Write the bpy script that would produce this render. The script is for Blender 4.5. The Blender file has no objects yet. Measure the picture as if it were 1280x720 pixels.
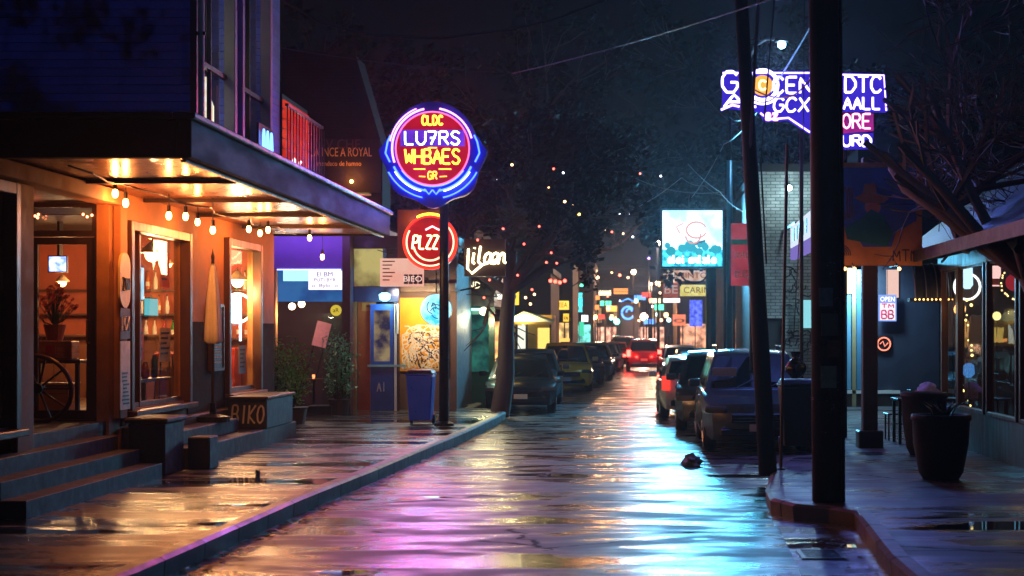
import bpy, math, random
from mathutils import Vector, Matrix
R = math.radians
rnd = random.Random(7)
scene = bpy.context.scene
COL = scene.collection
F, VX, VY, EH = 2000.0, 790.0, 415.0, 2.04      # focal length in px, vanishing point, eye height

def P(x, y, d):                 # a point seen at (x, y) at depth d
    return Vector(((x - VX) * d / F, d, EH + (VY - y) * d / F))
def PX(x, d): return (x - VX) * d / F
def PZ(y, d): return EH + (VY - y) * d / F

# ------------------------------------------------------------------ materials
def C(h):
    h = h.lstrip('#'); o = []
    for i in (0, 2, 4):
        v = int(h[i:i+2], 16) / 255
        o.append(v / 12.92 if v <= .04045 else ((v + .055) / 1.055) ** 2.4)
    return tuple(o)
def newmat(name):
    m = bpy.data.materials.new(name); m.use_nodes = True
    nt = m.node_tree; b = nt.nodes['Principled BSDF']
    return m, nt, b
def N(nt, t, **kw):
    n = nt.nodes.new(t)
    for k, v in kw.items():
        if k.startswith('_'): setattr(n, k[1:], v)
        else: n.inputs[k.replace('__', ' ')].default_value = v
    return n
def L(nt, a, b): nt.links.new(a, b)
def ramp(nt, fac, stops):
    r = nt.nodes.new('ShaderNodeValToRGB'); e = r.color_ramp.elements
    while len(e) < len(stops): e.new(0.5)
    for el, (p, c) in zip(e, stops):
        el.position = p; el.color = (*c, 1) if len(c) == 3 else c
    L(nt, fac, r.inputs['Fac']); return r
def math_(nt, op, a, b=None, clamp=False):
    n = nt.nodes.new('ShaderNodeMath'); n.operation = op; n.use_clamp = clamp
    for i, v in enumerate((a, b)):
        if v is None: continue
        if isinstance(v, (int, float)): n.inputs[i].default_value = v
        else: L(nt, v, n.inputs[i])
    return n.outputs[0]
MC = {}
def pm(name, col, rough=.6, var=.3, scale=6, bump=.15, metal=0, stretch=(1, 1, 1), coat=0, spec=.5):
    """a painted / weathered surface: two scales of noise in colour, roughness and relief"""
    if name in MC: return MC[name]
    m, nt, b = newmat(name)
    tc = N(nt, 'ShaderNodeTexCoord'); mp = N(nt, 'ShaderNodeMapping'); mp.inputs['Scale'].default_value = stretch
    L(nt, tc.outputs['Object'], mp.inputs['Vector'])
    n1 = N(nt, 'ShaderNodeTexNoise', Scale=scale, Detail=6, Roughness=.65); L(nt, mp.outputs[0], n1.inputs['Vector'])
    n2 = N(nt, 'ShaderNodeTexNoise', Scale=scale * .17, Detail=3); L(nt, mp.outputs[0], n2.inputs['Vector'])
    s = math_(nt, 'MULTIPLY', math_(nt, 'ADD', n1.outputs[0], n2.outputs[0]), .5)
    lo = tuple(c * (1 - var) for c in col); hi = tuple(min(1, c * (1 + var)) for c in col)
    r = ramp(nt, s, [(.3, lo), (.7, hi)]); L(nt, r.outputs[0], b.inputs['Base Color'])
    rr = ramp(nt, n1.outputs[0], [(.3, (max(0.03, rough - .12),) * 3), (.7, (min(1, rough + .12),) * 3)])
    L(nt, rr.outputs[0], b.inputs['Roughness'])
    b.inputs['Metallic'].default_value = metal
    b.inputs['Specular IOR Level'].default_value = spec
    if coat: b.inputs['Coat Weight'].default_value = coat; b.inputs['Coat Roughness'].default_value = .06
    if bump:
        bp = N(nt, 'ShaderNodeBump', Strength=bump, Distance=.02); L(nt, n1.outputs[0], bp.inputs['Height']); L(nt, bp.outputs[0], b.inputs['Normal'])
    MC[name] = m; return m
def bands(name, col, axis, pitch, depth=.5, rough=.5, var=.3, gap=.08, coat=0):
    """boards / siding: grooves every `pitch` metres along axis, each board a slightly different tone"""
    if name in MC: return MC[name]
    m, nt, b = newmat(name)
    tc = N(nt, 'ShaderNodeTexCoord'); sp = N(nt, 'ShaderNodeSeparateXYZ'); L(nt, tc.outputs['Object'], sp.inputs[0])
    a = math_(nt, 'DIVIDE', sp.outputs[axis], pitch)
    fr = math_(nt, 'FRACT', a); fl = math_(nt, 'FLOOR', a)
    wn = N(nt, 'ShaderNodeTexWhiteNoise', _noise_dimensions='1D'); L(nt, fl, wn.inputs['W'])
    no = N(nt, 'ShaderNodeTexNoise', Scale=7, Detail=6); L(nt, tc.outputs['Object'], no.inputs['Vector'])
    s = math_(nt, 'ADD', math_(nt, 'MULTIPLY', wn.outputs[0], .5), math_(nt, 'MULTIPLY', no.outputs[0], .5))
    lo = tuple(c * (1 - var) for c in col); hi = tuple(min(1, c * (1 + var)) for c in col)
    r = ramp(nt, s, [(.2, lo), (.8, hi)]); L(nt, r.outputs[0], b.inputs['Base Color'])
    h = ramp(nt, fr, [(0, (0, 0, 0)), (gap, (1, 1, 1)), (1 - gap * .2, (.8, .8, .8))])
    hh = math_(nt, 'ADD', h.outputs[0], math_(nt, 'MULTIPLY', no.outputs[0], .15))
    bp = N(nt, 'ShaderNodeBump', Strength=depth, Distance=.03); L(nt, hh, bp.inputs['Height']); L(nt, bp.outputs[0], b.inputs['Normal'])
    rr = ramp(nt, no.outputs[0], [(.3, (rough * .75,) * 3), (.7, (min(1, rough * 1.25),) * 3)]); L(nt, rr.outputs[0], b.inputs['Roughness'])
    if coat: b.inputs['Coat Weight'].default_value = coat; b.inputs['Coat Roughness'].default_value = .15
    MC[name] = m; return m
def brick(name, c1, c2, mortar, plane='x', scale=1.0, rough=.75):
    if name in MC: return MC[name]
    m, nt, b = newmat(name)
    tc = N(nt, 'ShaderNodeTexCoord'); sp = N(nt, 'ShaderNodeSeparateXYZ'); L(nt, tc.outputs['Object'], sp.inputs[0])
    cb = N(nt, 'ShaderNodeCombineXYZ'); L(nt, sp.outputs[0 if plane == 'y' else 1], cb.inputs[0]); L(nt, sp.outputs[2], cb.inputs[1])
    br = N(nt, 'ShaderNodeTexBrick', Scale=scale); br.inputs['Brick Width'].default_value = .24; br.inputs['Row Height'].default_value = .085
    br.inputs['Mortar Size'].default_value = .009; br.inputs['Color1'].default_value = (*c1, 1); br.inputs['Color2'].default_value = (*c2, 1); br.inputs['Mortar'].default_value = (*mortar, 1)
    L(nt, cb.outputs[0], br.inputs['Vector'])
    no = N(nt, 'ShaderNodeTexNoise', Scale=3, Detail=6); L(nt, tc.outputs['Object'], no.inputs['Vector'])
    mx = N(nt, 'ShaderNodeMix', _data_type='RGBA', _blend_type='MULTIPLY'); mx.inputs[0].default_value = .8
    r = ramp(nt, no.outputs[0], [(.3, (.45,) * 3), (.7, (1.1,) * 3)])
    L(nt, br.outputs['Color'], mx.inputs[6]); L(nt, r.outputs[0], mx.inputs[7]); L(nt, mx.outputs[2], b.inputs['Base Color'])
    bp = N(nt, 'ShaderNodeBump', Strength=.5, Distance=.02); bp.invert = True; L(nt, br.outputs['Fac'], bp.inputs['Height']); L(nt, bp.outputs[0], b.inputs['Normal'])
    b.inputs['Roughness'].default_value = rough
    MC[name] = m; return m
def em(name, col, strength):
    if name in MC: return MC[name]
    m, nt, b = newmat(name); nt.nodes.remove(b)
    e = N(nt, 'ShaderNodeEmission', Strength=strength); e.inputs['Color'].default_value = (*col, 1)
    L(nt, e.outputs[0], nt.nodes['Material Output'].inputs[0]); MC[name] = m; return m
def emvar(name, c1, c2, strength, scale=3, stretch=(1, 1, 1)):
    """a backlit printed face: the print is a two-tone noise pattern"""
    if name in MC: return MC[name]
    m, nt, b = newmat(name); nt.nodes.remove(b)
    tc = N(nt, 'ShaderNodeTexCoord'); mp = N(nt, 'ShaderNodeMapping'); mp.inputs['Scale'].default_value = stretch; L(nt, tc.outputs['Object'], mp.inputs[0])
    no = N(nt, 'ShaderNodeTexNoise', Scale=scale, Detail=5); L(nt, mp.outputs[0], no.inputs['Vector'])
    r = ramp(nt, no.outputs[0], [(.38, c1), (.62, c2)])
    e = N(nt, 'ShaderNodeEmission', Strength=strength); L(nt, r.outputs[0], e.inputs['Color'])
    L(nt, e.outputs[0], nt.nodes['Material Output'].inputs[0]); MC[name] = m; return m
def glass(name, tint=(.9, .95, .95), rough=.02, refl=1.0):
    if name in MC: return MC[name]
    m, nt, b = newmat(name); nt.nodes.remove(b)
    t = N(nt, 'ShaderNodeBsdfTransparent'); t.inputs[0].default_value = (*tint, 1)
    g = N(nt, 'ShaderNodeBsdfGlossy', Roughness=rough)
    ge = N(nt, 'ShaderNodeNewGeometry'); dt = N(nt, 'ShaderNodeVectorMath', _operation='DOT_PRODUCT'); L(nt, ge.outputs['Normal'], dt.inputs[0]); L(nt, ge.outputs['Incoming'], dt.inputs[1])
    sch = math_(nt, 'POWER', math_(nt, 'SUBTRACT', 1.0, math_(nt, 'ABSOLUTE', dt.outputs['Value'])), 5.0)
    no = N(nt, 'ShaderNodeTexNoise', Scale=1.3, Detail=2); bp = N(nt, 'ShaderNodeBump', Strength=.06, Distance=.05)
    tc = N(nt, 'ShaderNodeTexCoord'); L(nt, tc.outputs['Object'], no.inputs['Vector']); L(nt, no.outputs[0], bp.inputs['Height']); L(nt, bp.outputs[0], g.inputs['Normal'])
    f = math_(nt, 'MULTIPLY', math_(nt, 'ADD', sch, .05), refl, True)
    mx = N(nt, 'ShaderNodeMixShader'); L(nt, f, mx.inputs[0]); L(nt, t.outputs[0], mx.inputs[1]); L(nt, g.outputs[0], mx.inputs[2])
    L(nt, mx.outputs[0], nt.nodes['Material Output'].inputs[0]); MC[name] = m; return m
def carpaint(name, col, metal=.35):
    if name in MC: return MC[name]
    m, nt, b = newmat(name)
    tc = N(nt, 'ShaderNodeTexCoord')
    v = N(nt, 'ShaderNodeTexVoronoi', Scale=90); L(nt, tc.outputs['Object'], v.inputs['Vector'])
    no = N(nt, 'ShaderNodeTexNoise', Scale=14, Detail=4); L(nt, tc.outputs['Object'], no.inputs['Vector'])
    r = ramp(nt, no.outputs[0], [(.3, tuple(c * .75 for c in col)), (.7, col)]); L(nt, r.outputs[0], b.inputs['Base Color'])
    b.inputs['Metallic'].default_value = metal; b.inputs['Coat Weight'].default_value = 1; b.inputs['Coat Roughness'].default_value = .04
    b.inputs['Roughness'].default_value = .3
    # beads of rain on the paint
    h = ramp(nt, v.outputs['Distance'], [(.0, (1, 1, 1)), (.3, (.0,) * 3)])
    bp = N(nt, 'ShaderNodeBump', Strength=.12, Distance=.004); L(nt, h.outputs[0], bp.inputs['Height']); L(nt, bp.outputs[0], b.inputs['Coat Normal'])
    MC[name] = m; return m

def wet(name, base_lo, base_hi, axis_joint, joint_pitch, joint_off, rlo, rhi, puddle=.58, seed=0., agg=70, stretch=(.35, 1.2, 1)):
    """wet paving: aggregate relief, stretched damp streaks, still puddles, saw-cut joints"""
    m, nt, b = newmat(name)
    tc = N(nt, 'ShaderNodeTexCoord'); mp = N(nt, 'ShaderNodeMapping'); mp.inputs['Location'].default_value = (seed, seed * .7, 0)
    L(nt, tc.outputs['Object'], mp.inputs[0])
    ms = N(nt, 'ShaderNodeMapping'); ms.inputs['Scale'].default_value = stretch; L(nt, mp.outputs[0], ms.inputs[0])
    agn = N(nt, 'ShaderNodeTexNoise', Scale=agg, Detail=3, Roughness=.7); L(nt, tc.outputs['Object'], agn.inputs['Vector'])
    mid = N(nt, 'ShaderNodeTexNoise', Scale=2.2, Detail=7, Roughness=.62); L(nt, ms.outputs[0], mid.inputs['Vector'])
    big = N(nt, 'ShaderNodeTexNoise', Scale=.55, Detail=4, Roughness=.55); L(nt, ms.outputs[0], big.inputs['Vector'])
    und = N(nt, 'ShaderNodeTexNoise', Scale=1.1, Detail=2); L(nt, ms.outputs[0], und.inputs['Vector'])
    pud = ramp(nt, big.outputs[0], [(puddle, (0, 0, 0)), (puddle + .05, (1, 1, 1))])
    dry = math_(nt, 'SUBTRACT', 1.0, pud.outputs[0])
    colr = ramp(nt, mid.outputs[0], [(.3, base_lo), (.72, base_hi)])
    sp = N(nt, 'ShaderNodeSeparateXYZ'); L(nt, tc.outputs['Object'], sp.inputs[0])
    wob = math_(nt, 'MULTIPLY', math_(nt, 'SUBTRACT', mid.outputs[0], .5), .22)
    fr = math_(nt, 'FRACT', math_(nt, 'DIVIDE', math_(nt, 'ADD', math_(nt, 'ADD', sp.outputs[axis_joint], joint_off), wob), joint_pitch))
    jt = math_(nt, 'LESS_THAN', math_(nt, 'ABSOLUTE', math_(nt, 'SUBTRACT', fr, .5)), .018 / joint_pitch)
    cr = N(nt, 'ShaderNodeTexVoronoi', Scale=.2, _feature='DISTANCE_TO_EDGE')
    dv = N(nt, 'ShaderNodeVectorMath', _operation='MULTIPLY_ADD'); L(nt, mid.outputs['Color'], dv.inputs[0]); dv.inputs[1].default_value = (.7, .7, 0); L(nt, mp.outputs[0], dv.inputs[2])
    L(nt, dv.outputs[0], cr.inputs['Vector'])
    crk = math_(nt, 'MULTIPLY', math_(nt, 'LESS_THAN', cr.outputs['Distance'], .0035), math_(nt, 'GREATER_THAN', und.outputs[0], .56))
    lin = math_(nt, 'MAXIMUM', jt, crk)
    mx = N(nt, 'ShaderNodeMix', _data_type='RGBA'); L(nt, lin, mx.inputs[0]); L(nt, colr.outputs[0], mx.inputs[6]); mx.inputs[7].default_value = (.006, .006, .007, 1)
    L(nt, mx.outputs[2], b.inputs['Base Color'])
    rr = ramp(nt, math_(nt, 'ADD', math_(nt, 'MULTIPLY', mid.outputs[0], .45), math_(nt, 'MULTIPLY', und.outputs[0], .55)), [(.41, (rlo,) * 3), (.58, (rhi,) * 3)])
    ro = math_(nt, 'ADD', math_(nt, 'MULTIPLY', rr.outputs[0], dry), math_(nt, 'MULTIPLY', pud.outputs[0], .04))
    ro = math_(nt, 'ADD', ro, math_(nt, 'MULTIPLY', lin, .4), True)
    L(nt, ro, b.inputs['Roughness'])
    h = math_(nt, 'ADD', math_(nt, 'MULTIPLY', agn.outputs[0], GRIT_W), math_(nt, 'MULTIPLY', mid.outputs[0], .75))
    h = math_(nt, 'MULTIPLY', h, dry)
    h = math_(nt, 'ADD', h, math_(nt, 'MULTIPLY', und.outputs[0], .3))
    h = math_(nt, 'SUBTRACT', h, math_(nt, 'MULTIPLY', lin, .5))
    bp = N(nt, 'ShaderNodeBump', Strength=BUMP_W, Distance=.03); L(nt, h, bp.inputs['Height']); L(nt, bp.outputs[0], b.inputs['Normal'])
    b.inputs['IOR'].default_value = 1.5
    b.inputs['Specular IOR Level'].default_value = .75
    return m

# ------------------------------------------------------------------ meshes
class MB:
    def __init__(s): s.v = []; s.f = []
    def add(s, vs, fs):
        o = len(s.v); s.v += [tuple(v) for v in vs]; s.f += [tuple(i + o for i in f) for f in fs]; return s
    def box(s, x0, y0, z0, x1, y1, z1):
        x0, x1 = sorted((x0, x1)); y0, y1 = sorted((y0, y1)); z0, z1 = sorted((z0, z1))
        return s.add([(x0,y0,z0),(x1,y0,z0),(x1,y1,z0),(x0,y1,z0),(x0,y0,z1),(x1,y0,z1),(x1,y1,z1),(x0,y1,z1)],
              [(3,2,1,0),(4,5,6,7),(0,1,5,4),(1,2,6,5),(2,3,7,6),(3,0,4,7)])
    def cbox(s, c, sz): return s.box(*(c[i] - sz[i] / 2 for i in range(3)), *(c[i] + sz[i] / 2 for i in range(3)))
    def mbox(s, M, sz):
        b = MB().cbox((0, 0, 0), sz); return s.add([M @ Vector(v) for v in b.v], b.f)
    def tube(s, pts, r, n=8, cap=True, closed=False):
        pts = [Vector(p) for p in pts]; k = len(pts)
        rs = r if isinstance(r, (list, tuple)) else [r] * k
        up = None; rings = []
        for i, p in enumerate(pts):
            if closed: t = pts[(i + 1) % k] - pts[i - 1]
            else: t = pts[min(i + 1, k - 1)] - pts[max(i - 1, 0)]
            if t.length < 1e-9: t = Vector((0, 0, 1))
            t.normalize()
            if up is None:
                up = Vector((0, 0, 1)) if abs(t.z) < .9 else Vector((1, 0, 0))
            a = t.cross(up)
            if a.length < 1e-6: a = t.cross(Vector((0, 1, 0)))
            a.normalize(); up = a.cross(t).normalized()
            rings.append([p + (a * math.cos(q * 2 * math.pi / n) + up * math.sin(q * 2 * math.pi / n)) * rs[i] for q in range(n)])
        vs = [v for g in rings for v in g]; fs = []
        for i in range(k if closed else k - 1):
            j = (i + 1) % k
            for q in range(n): fs.append((i*n+q, i*n+(q+1) % n, j*n+(q+1) % n, j*n+q))
        if cap and not closed: fs += [tuple(range(n))[::-1], tuple((k-1)*n+q for q in range(n))]
        return s.add(vs, fs)
    def lathe(s, prof, c=(0, 0, 0), n=20, axis='z'):
        vs = []; fs = []; k = len(prof)
        for (r, z) in prof:
            for q in range(n):
                a = 2 * math.pi * q / n; x, y = r * math.cos(a), r * math.sin(a)
                v = (x, y, z) if axis == 'z' else ((x, z, y) if axis == 'y' else (z, x, y))
                vs.append((c[0] + v[0], c[1] + v[1], c[2] + v[2]))
        for i in range(k - 1):
            for q in range(n): fs.append((i*n+q, i*n+(q+1) % n, (i+1)*n+(q+1) % n, (i+1)*n+q))
        if prof[0][0] > 1e-4: fs.append(tuple(range(n))[::-1])
        if prof[-1][0] > 1e-4: fs.append(tuple((k-1)*n+q for q in range(n)))
        return s.add(vs, fs)
    def prism(s, poly, d0, d1, axis='y'):
        n = len(poly)
        def m(p, d): return (p[0], d, p[1]) if axis == 'y' else ((d, p[0], p[1]) if axis == 'x' else (p[0], p[1], d))
        vs = [m(p, d0) for p in poly] + [m(p, d1) for p in poly]
        fs = [tuple(range(n))[::-1], tuple(range(n, 2*n))] + [(i, (i+1) % n, n+(i+1) % n, n+i) for i in range(n)]
        return s.add(vs, fs)
    def sphere(s, c, r, n=10, sz=1.0):
        k = max(4, n // 2 + 1)
        return s.lathe([(max(r * math.sin(math.pi * i / k), 1e-5), -r * sz * math.cos(math.pi * i / k)) for i in range(k + 1)], c, n)
    def quad(s, a, b, c, d): return s.add([a, b, c, d], [(0, 1, 2, 3)])
    def build(s, name, mat, parent=None, loc=None, rot=None, bevel=0, smooth=False, seg=1):
        me = bpy.data.meshes.new(name); me.from_pydata(s.v, [], s.f); me.update()
        import bmesh
        bm = bmesh.new(); bm.from_mesh(me); bmesh.ops.recalc_face_normals(bm, faces=bm.faces); bm.to_mesh(me); bm.free()
        me.materials.append(mat)
        o = bpy.data.objects.new(name, me); COL.objects.link(o)
        if parent: o.parent = parent
        if loc is not None: o.location = loc
        if rot is not None: o.rotation_euler = rot
        if smooth: 
            for p in me.polygons: p.use_smooth = True
        if bevel:
            bv = o.modifiers.new('Bevel', 'BEVEL'); bv.width = bevel; bv.segments = seg; bv.limit_method = 'ANGLE'; bv.angle_limit = R(40)
        return o
def shade_auto(o, ang=40):
    me = o.data
    for p in me.polygons: p.use_smooth = True
    try: me.set_sharp_from_angle(angle=R(ang))
    except Exception: pass
    return o
def thing(name, label, cat, loc=(0, 0, 0), rz=0, group=None):
    o = bpy.data.objects.new(name, None); COL.objects.link(o); o.empty_display_size = .1
    o.location = loc; o.rotation_euler = (0, 0, rz)
    return tag(o, label, cat, group)
def tag(o, label=None, cat=None, group=None, kind=None):
    if label: o['label'] = label
    if cat: o['category'] = cat
    if group: o['group'] = group
    if kind: o['kind'] = kind
    return o
def copy_tree(o, parent=None):
    c = o.copy(); COL.objects.link(c); c.parent = parent
    for ch in list(o.children): copy_tree(ch, c)
    return c
def light(kind, loc, power, col, parent=None, size=.1, rot=None, sy=None, spread=None, name='lamp_light'):
    ld = bpy.data.lights.new(name, kind); ld.energy = power; ld.color = col
    if kind == 'AREA':
        ld.size = size
        if sy: ld.shape = 'RECTANGLE'; ld.size_y = sy
        if spread: ld.spread = spread
    else: ld.shadow_soft_size = size
    o = bpy.data.objects.new(name, ld); COL.objects.link(o); o.location = loc
    if rot: o.rotation_euler = rot
    if parent: o.parent = parent
    return o
def wallgrid(mb, a0, a1, z0, z1, holes, M):
    """a wall of thickness with openings; M(a, z, t) -> xyz, t = 0 outer face, 1 inner face"""
    As = sorted({a0, a1, *[h[0] for h in holes], *[h[1] for h in holes]}); Zs = sorted({z0, z1, *[h[2] for h in holes], *[h[3] for h in holes]})
    def solid(i, j):
        if not (0 <= i < len(As) - 1 and 0 <= j < len(Zs) - 1): return False
        ca, cz = (As[i] + As[i+1]) / 2, (Zs[j] + Zs[j+1]) / 2
        return not any(h[0] < ca < h[1] and h[2] < cz < h[3] for h in holes)
    for i in range(len(As) - 1):
        for j in range(len(Zs) - 1):
            if not solid(i, j): continue
            a, b, c, d = As[i], As[i+1], Zs[j], Zs[j+1]
            for t in (0, 1): mb.quad(M(a, c, t), M(b, c, t), M(b, d, t), M(a, d, t))
            if not solid(i - 1, j): mb.quad(M(a, c, 0), M(a, d, 0), M(a, d, 1), M(a, c, 1))
            if not solid(i + 1, j): mb.quad(M(b, c, 0), M(b, d, 0), M(b, d, 1), M(b, c, 1))
            if not solid(i, j - 1): mb.quad(M(a, c, 0), M(b, c, 0), M(b, c, 1), M(a, c, 1))
            if not solid(i, j + 1): mb.quad(M(a, d, 0), M(b, d, 0), M(b, d, 1), M(a, d, 1))
    return mb
# ------------------------------------------------------------------ lettering
def text_mb(body, h, depth=.012, bold=0.0, width=None):
    cu = bpy.data.curves.new('lettering', 'FONT'); cu.body = body; cu.size = h / .72; cu.extrude = depth / 2; cu.offset = bold
    cu.align_x = 'CENTER'; cu.align_y = 'CENTER'; cu.resolution_u = 3
    o = bpy.data.objects.new('lettering', cu); COL.objects.link(o)
    dg = bpy.context.evaluated_depsgraph_get(); dg.update()
    me = bpy.data.meshes.new_from_object(o.evaluated_get(dg))
    mb = MB(); mb.add([(v.co.x, -v.co.z, v.co.y) for v in me.vertices], [tuple(p.vertices) for p in me.polygons])
    bpy.data.objects.remove(o); bpy.data.curves.remove(cu); bpy.data.meshes.remove(me)
    if width and mb.v:
        w = max(v[0] for v in mb.v) - min(v[0] for v in mb.v); k = width / max(w, 1e-6)
        mb.v = [(x * k, y, z) for x, y, z in mb.v]
    return mb
STROKES = {  # single-line letters on a 0..1 x 0..1 square
 'A': [[(0,0),(.5,1),(1,0)],[(.2,.38),(.8,.38)]], 'B': [[(0,0),(0,1),(.7,1),(.85,.77),(.7,.53),(0,.53)],[(.7,.53),(1,.27),(.75,0),(0,0)]],
 'C': [[(.95,.82),(.7,1),(.3,1),(.03,.7),(.03,.3),(.3,0),(.7,0),(.95,.18)]], 'D': [[(0,0),(0,1),(.6,1),(1,.65),(1,.35),(.6,0),(0,0)]],
 'E': [[(.95,1),(0,1),(0,0),(.95,0)],[(0,.5),(.75,.5)]], 'G': [[(.95,.82),(.7,1),(.3,1),(.03,.7),(.03,.3),(.3,0),(.75,0),(.97,.25),(.97,.48),(.55,.48)]],
 'H': [[(0,0),(0,1)],[(1,0),(1,1)],[(0,.5),(1,.5)]], 'I': [[(.5,0),(.5,1)]], 'K': [[(0,0),(0,1)],[(.95,1),(0,.42),(1,0)]],
 'L': [[(0,1),(0,0),(.9,0)]], 'M': [[(0,0),(.08,1),(.5,.3),(.92,1),(1,0)]], 'N': [[(0,0),(0,1),(1,0),(1,1)]],
 'O': [[(.5,1),(.15,.85),(0,.5),(.15,.15),(.5,0),(.85,.15),(1,.5),(.85,.85),(.5,1)]], 'P': [[(0,0),(0,1),(.75,1),(1,.76),(.75,.48),(0,.48)]],
 'R': [[(0,0),(0,1),(.75,1),(.95,.76),(.75,.52),(0,.52)],[(.45,.52),(1,0)]], 'S': [[(.95,.85),(.65,1),(.3,1),(.05,.78),(.3,.55),(.7,.46),(.97,.24),(.7,0),(.3,0),(.03,.16)]],
 'T': [[(0,1),(1,1)],[(.5,1),(.5,0)]], 'U': [[(0,1),(0,.25),(.3,0),(.7,0),(1,.25),(1,1)]], 'W': [[(0,1),(.22,0),(.5,.7),(.78,0),(1,1)]],
 'X': [[(0,0),(1,1)],[(0,1),(1,0)]], 'Y': [[(0,1),(.5,.5),(1,1)],[(.5,.5),(.5,0)]], 'Z': [[(0,1),(1,1),(0,0),(1,0)]], '7': [[(0,1),(1,1),(.35,0)],[(.25,.5),(.8,.5)]],
 'F': [[(.95,1),(0,1),(0,0)],[(0,.52),(.75,.52)]], "'": [[(.5,1),(.42,.75)]], '-': [[(.1,.5),(.9,.5)]], ' ': [],
 'a': [[(.9,.55),(.55,.62),(.15,.5),(.05,.22),(.3,0),(.65,.05),(.9,.3),(.9,.6),(.9,.15),(1.1,0)]], 'e': [[(.08,.3),(.9,.35),(.75,.6),(.4,.64),(.08,.35),(.25,.03),(.7,.0),(1.05,.15)]],
 'n': [[(.05,.0),(.1,.6),(.1,.4),(.45,.62),(.75,.55),(.8,.1),(1.1,.05)]], 'i': [[(.5,.62),(.45,.1),(.75,0)],[(.5,.86),(.53,.92)]], 'z': [[(.05,.6),(.9,.6),(.1,0),(1,0)]], 'l': [[(.3,1),(.25,.1),(.6,0)]],
}
def neon(mb, body, cx, cz, h, w, r, y=0.0, gap=.28, slant=0.0, n=6):
    """bent-glass letters, `w` wide in all and `h` tall, centred on (cx, cz) in the x-z plane"""
    k = len(body); cw = w / (k + gap * (k - 1)); x = cx - w / 2
    for ch in body:
        for st in STROKES.get(ch, []):
            pts = [(x + p[0] * cw + slant * p[1] * h, y, cz - h / 2 + p[1] * h) for p in st]
            out = [pts[0]]
            for a, b in zip(pts, pts[1:]): out += [tuple(a[i] * .85 + b[i] * .15 for i in range(3)), tuple(a[i] * .15 + b[i] * .85 for i in range(3)), b]
            # soften the corners of the tube
            sm = [out[0]] + [tuple((out[i-1][j] + 2 * out[i][j] + out[i+1][j]) / 4 for j in range(3)) for i in range(1, len(out) - 1)] + [out[-1]]
            mb.tube(sm, r, n)
        x += cw * (1 + gap)
    return mb
def arc(cx, cz, rx, a0, a1, n=24, y=0.0, rz=None):
    rz = rz or rx
    return [(cx + rx * math.cos(R(a0 + (a1 - a0) * i / n)), y, cz + rz * math.sin(R(a0 + (a1 - a0) * i / n))) for i in range(n + 1)]
# lamp powers and exposure
BULB_W, ROOM_W, BIG_W, BB_W, VIO_W, STREET_W = 17, 320, 135, 1250, 140, 700
HAZE, SKY_S, MOON, EXPO = .0005, .0005, .075, 0
BUMP_W, GRIT_W = .15, .9
# ------------------------------------------------------------------ the setting
SW = .18                                        # pavement height
kerbL = [(-4.3,-3),(-4.2,5),(-3.84,14),(-3.72,18),(-3.52,21.5),(-3.36,25),(-3.12,30),(-2.98,35),(-2.96,37.4),(-3.2,38.5),(-3.95,39.2),(-3.95,48),(-3.4,54),(-3.1,61),(-2.8,68),(-2.4,80),(-1.9,100),(-1.5,150)]
kerbR = [(2.15,-4),(2.15,13.4),(2.32,16.6),(2.1,17.0),(1.75,17.3),(1.56,17.9),(1.6,19),(2.0,22.5),(2.25,23.7),(3.0,24.4),(3.1,30),(2.9,33),(2.6,36.5),(2.3,41),(2.3,60),(2.9,80),(3.2,100),(3.6,150)]
def offs(pl, w):
    out = []
    for i, p in enumerate(pl):
        a = Vector(pl[max(i-1, 0)]); b = Vector(pl[min(i+1, len(pl)-1)]); t = (b - a).normalized()
        out.append((p[0] - t.y * w, p[1] + t.x * w))
    return out
m_road = wet('wet_asphalt', C('#18191d'), C('#3a3a40'), 1, 5.2, 1.35, .11, .56, puddle=.61, agg=60, stretch=(.5, 1.25, 1))
m_pave = wet('wet_concrete', C('#2a2826'), C('#4c4843'), 1, 2.4, .3, .12, .45, puddle=.54, seed=5.3, agg=120)
m_pave2 = wet('damp_concrete', C('#2c2c32'), C('#4c4c54'), 1, 3.05, .1, .22, .55, puddle=.62, seed=9.1, agg=120)
m_gut = wet('gutter_concrete', C('#5d5f66'), C('#8a8c92'), 1, 4.0, 1.2, .15, .4, puddle=.56, seed=3.1, agg=120)
m_kerb = bands('kerb_stone', C('#6a645e'), 1, 1.1, .7, .42, .4, gap=.025)
tag(MB().quad((-400,-60,-.01),(400,-60,-.01),(400,900,-.01),(-400,900,-.01)).build('ground', pm('earth', C('#2c2a28'), .9)), kind='structure')
tag(MB().quad((-7,-6,0),(6,-6,0),(6,160,0),(-7,160,0)).build('road', m_road), kind='structure')
def slab(name, kerb, side, mat):
    inner = offs(kerb, .15 * side)
    n = len(kerb); vs = []; fs = []
    for (x, y), (u, v) in zip(kerb, inner): vs += [(x, y, -.05), (x + .015 * -side * -1, y, SW - .025), (x - side * .03, y, SW + .003), (u, v, SW + .003), (u, v, -.05)]
    for i in range(n - 1):
        for q in range(4): fs.append((i*5+q, i*5+q+1, (i+1)*5+q+1, (i+1)*5+q))
    k = MB().add(vs, fs).build('kerb', m_kerb); tag(k, kind='structure')
    far = -40 * side
    mb = MB()
    for (a, b), (c, d) in zip(inner, inner[1:]):
        mb.quad((a, b, SW), (c, d, SW), (far, d, SW), (far, b, SW))
    tag(mb.build(name, mat), kind='structure')
slab('pavement', kerbL, 1, m_pave)
slab('pavement', kerbR, -1, m_pave2)
g = [(1.42,5),(1.42,13.4),(1.52,16.4),(1.5,17.8),(1.8,18.4),(2.4,18.4),(2.4,5)]
tag(MB().add([(x, y, .004) for x, y in g], [tuple(range(len(g)))]).build('gutter', m_gut), kind='structure')

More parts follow.
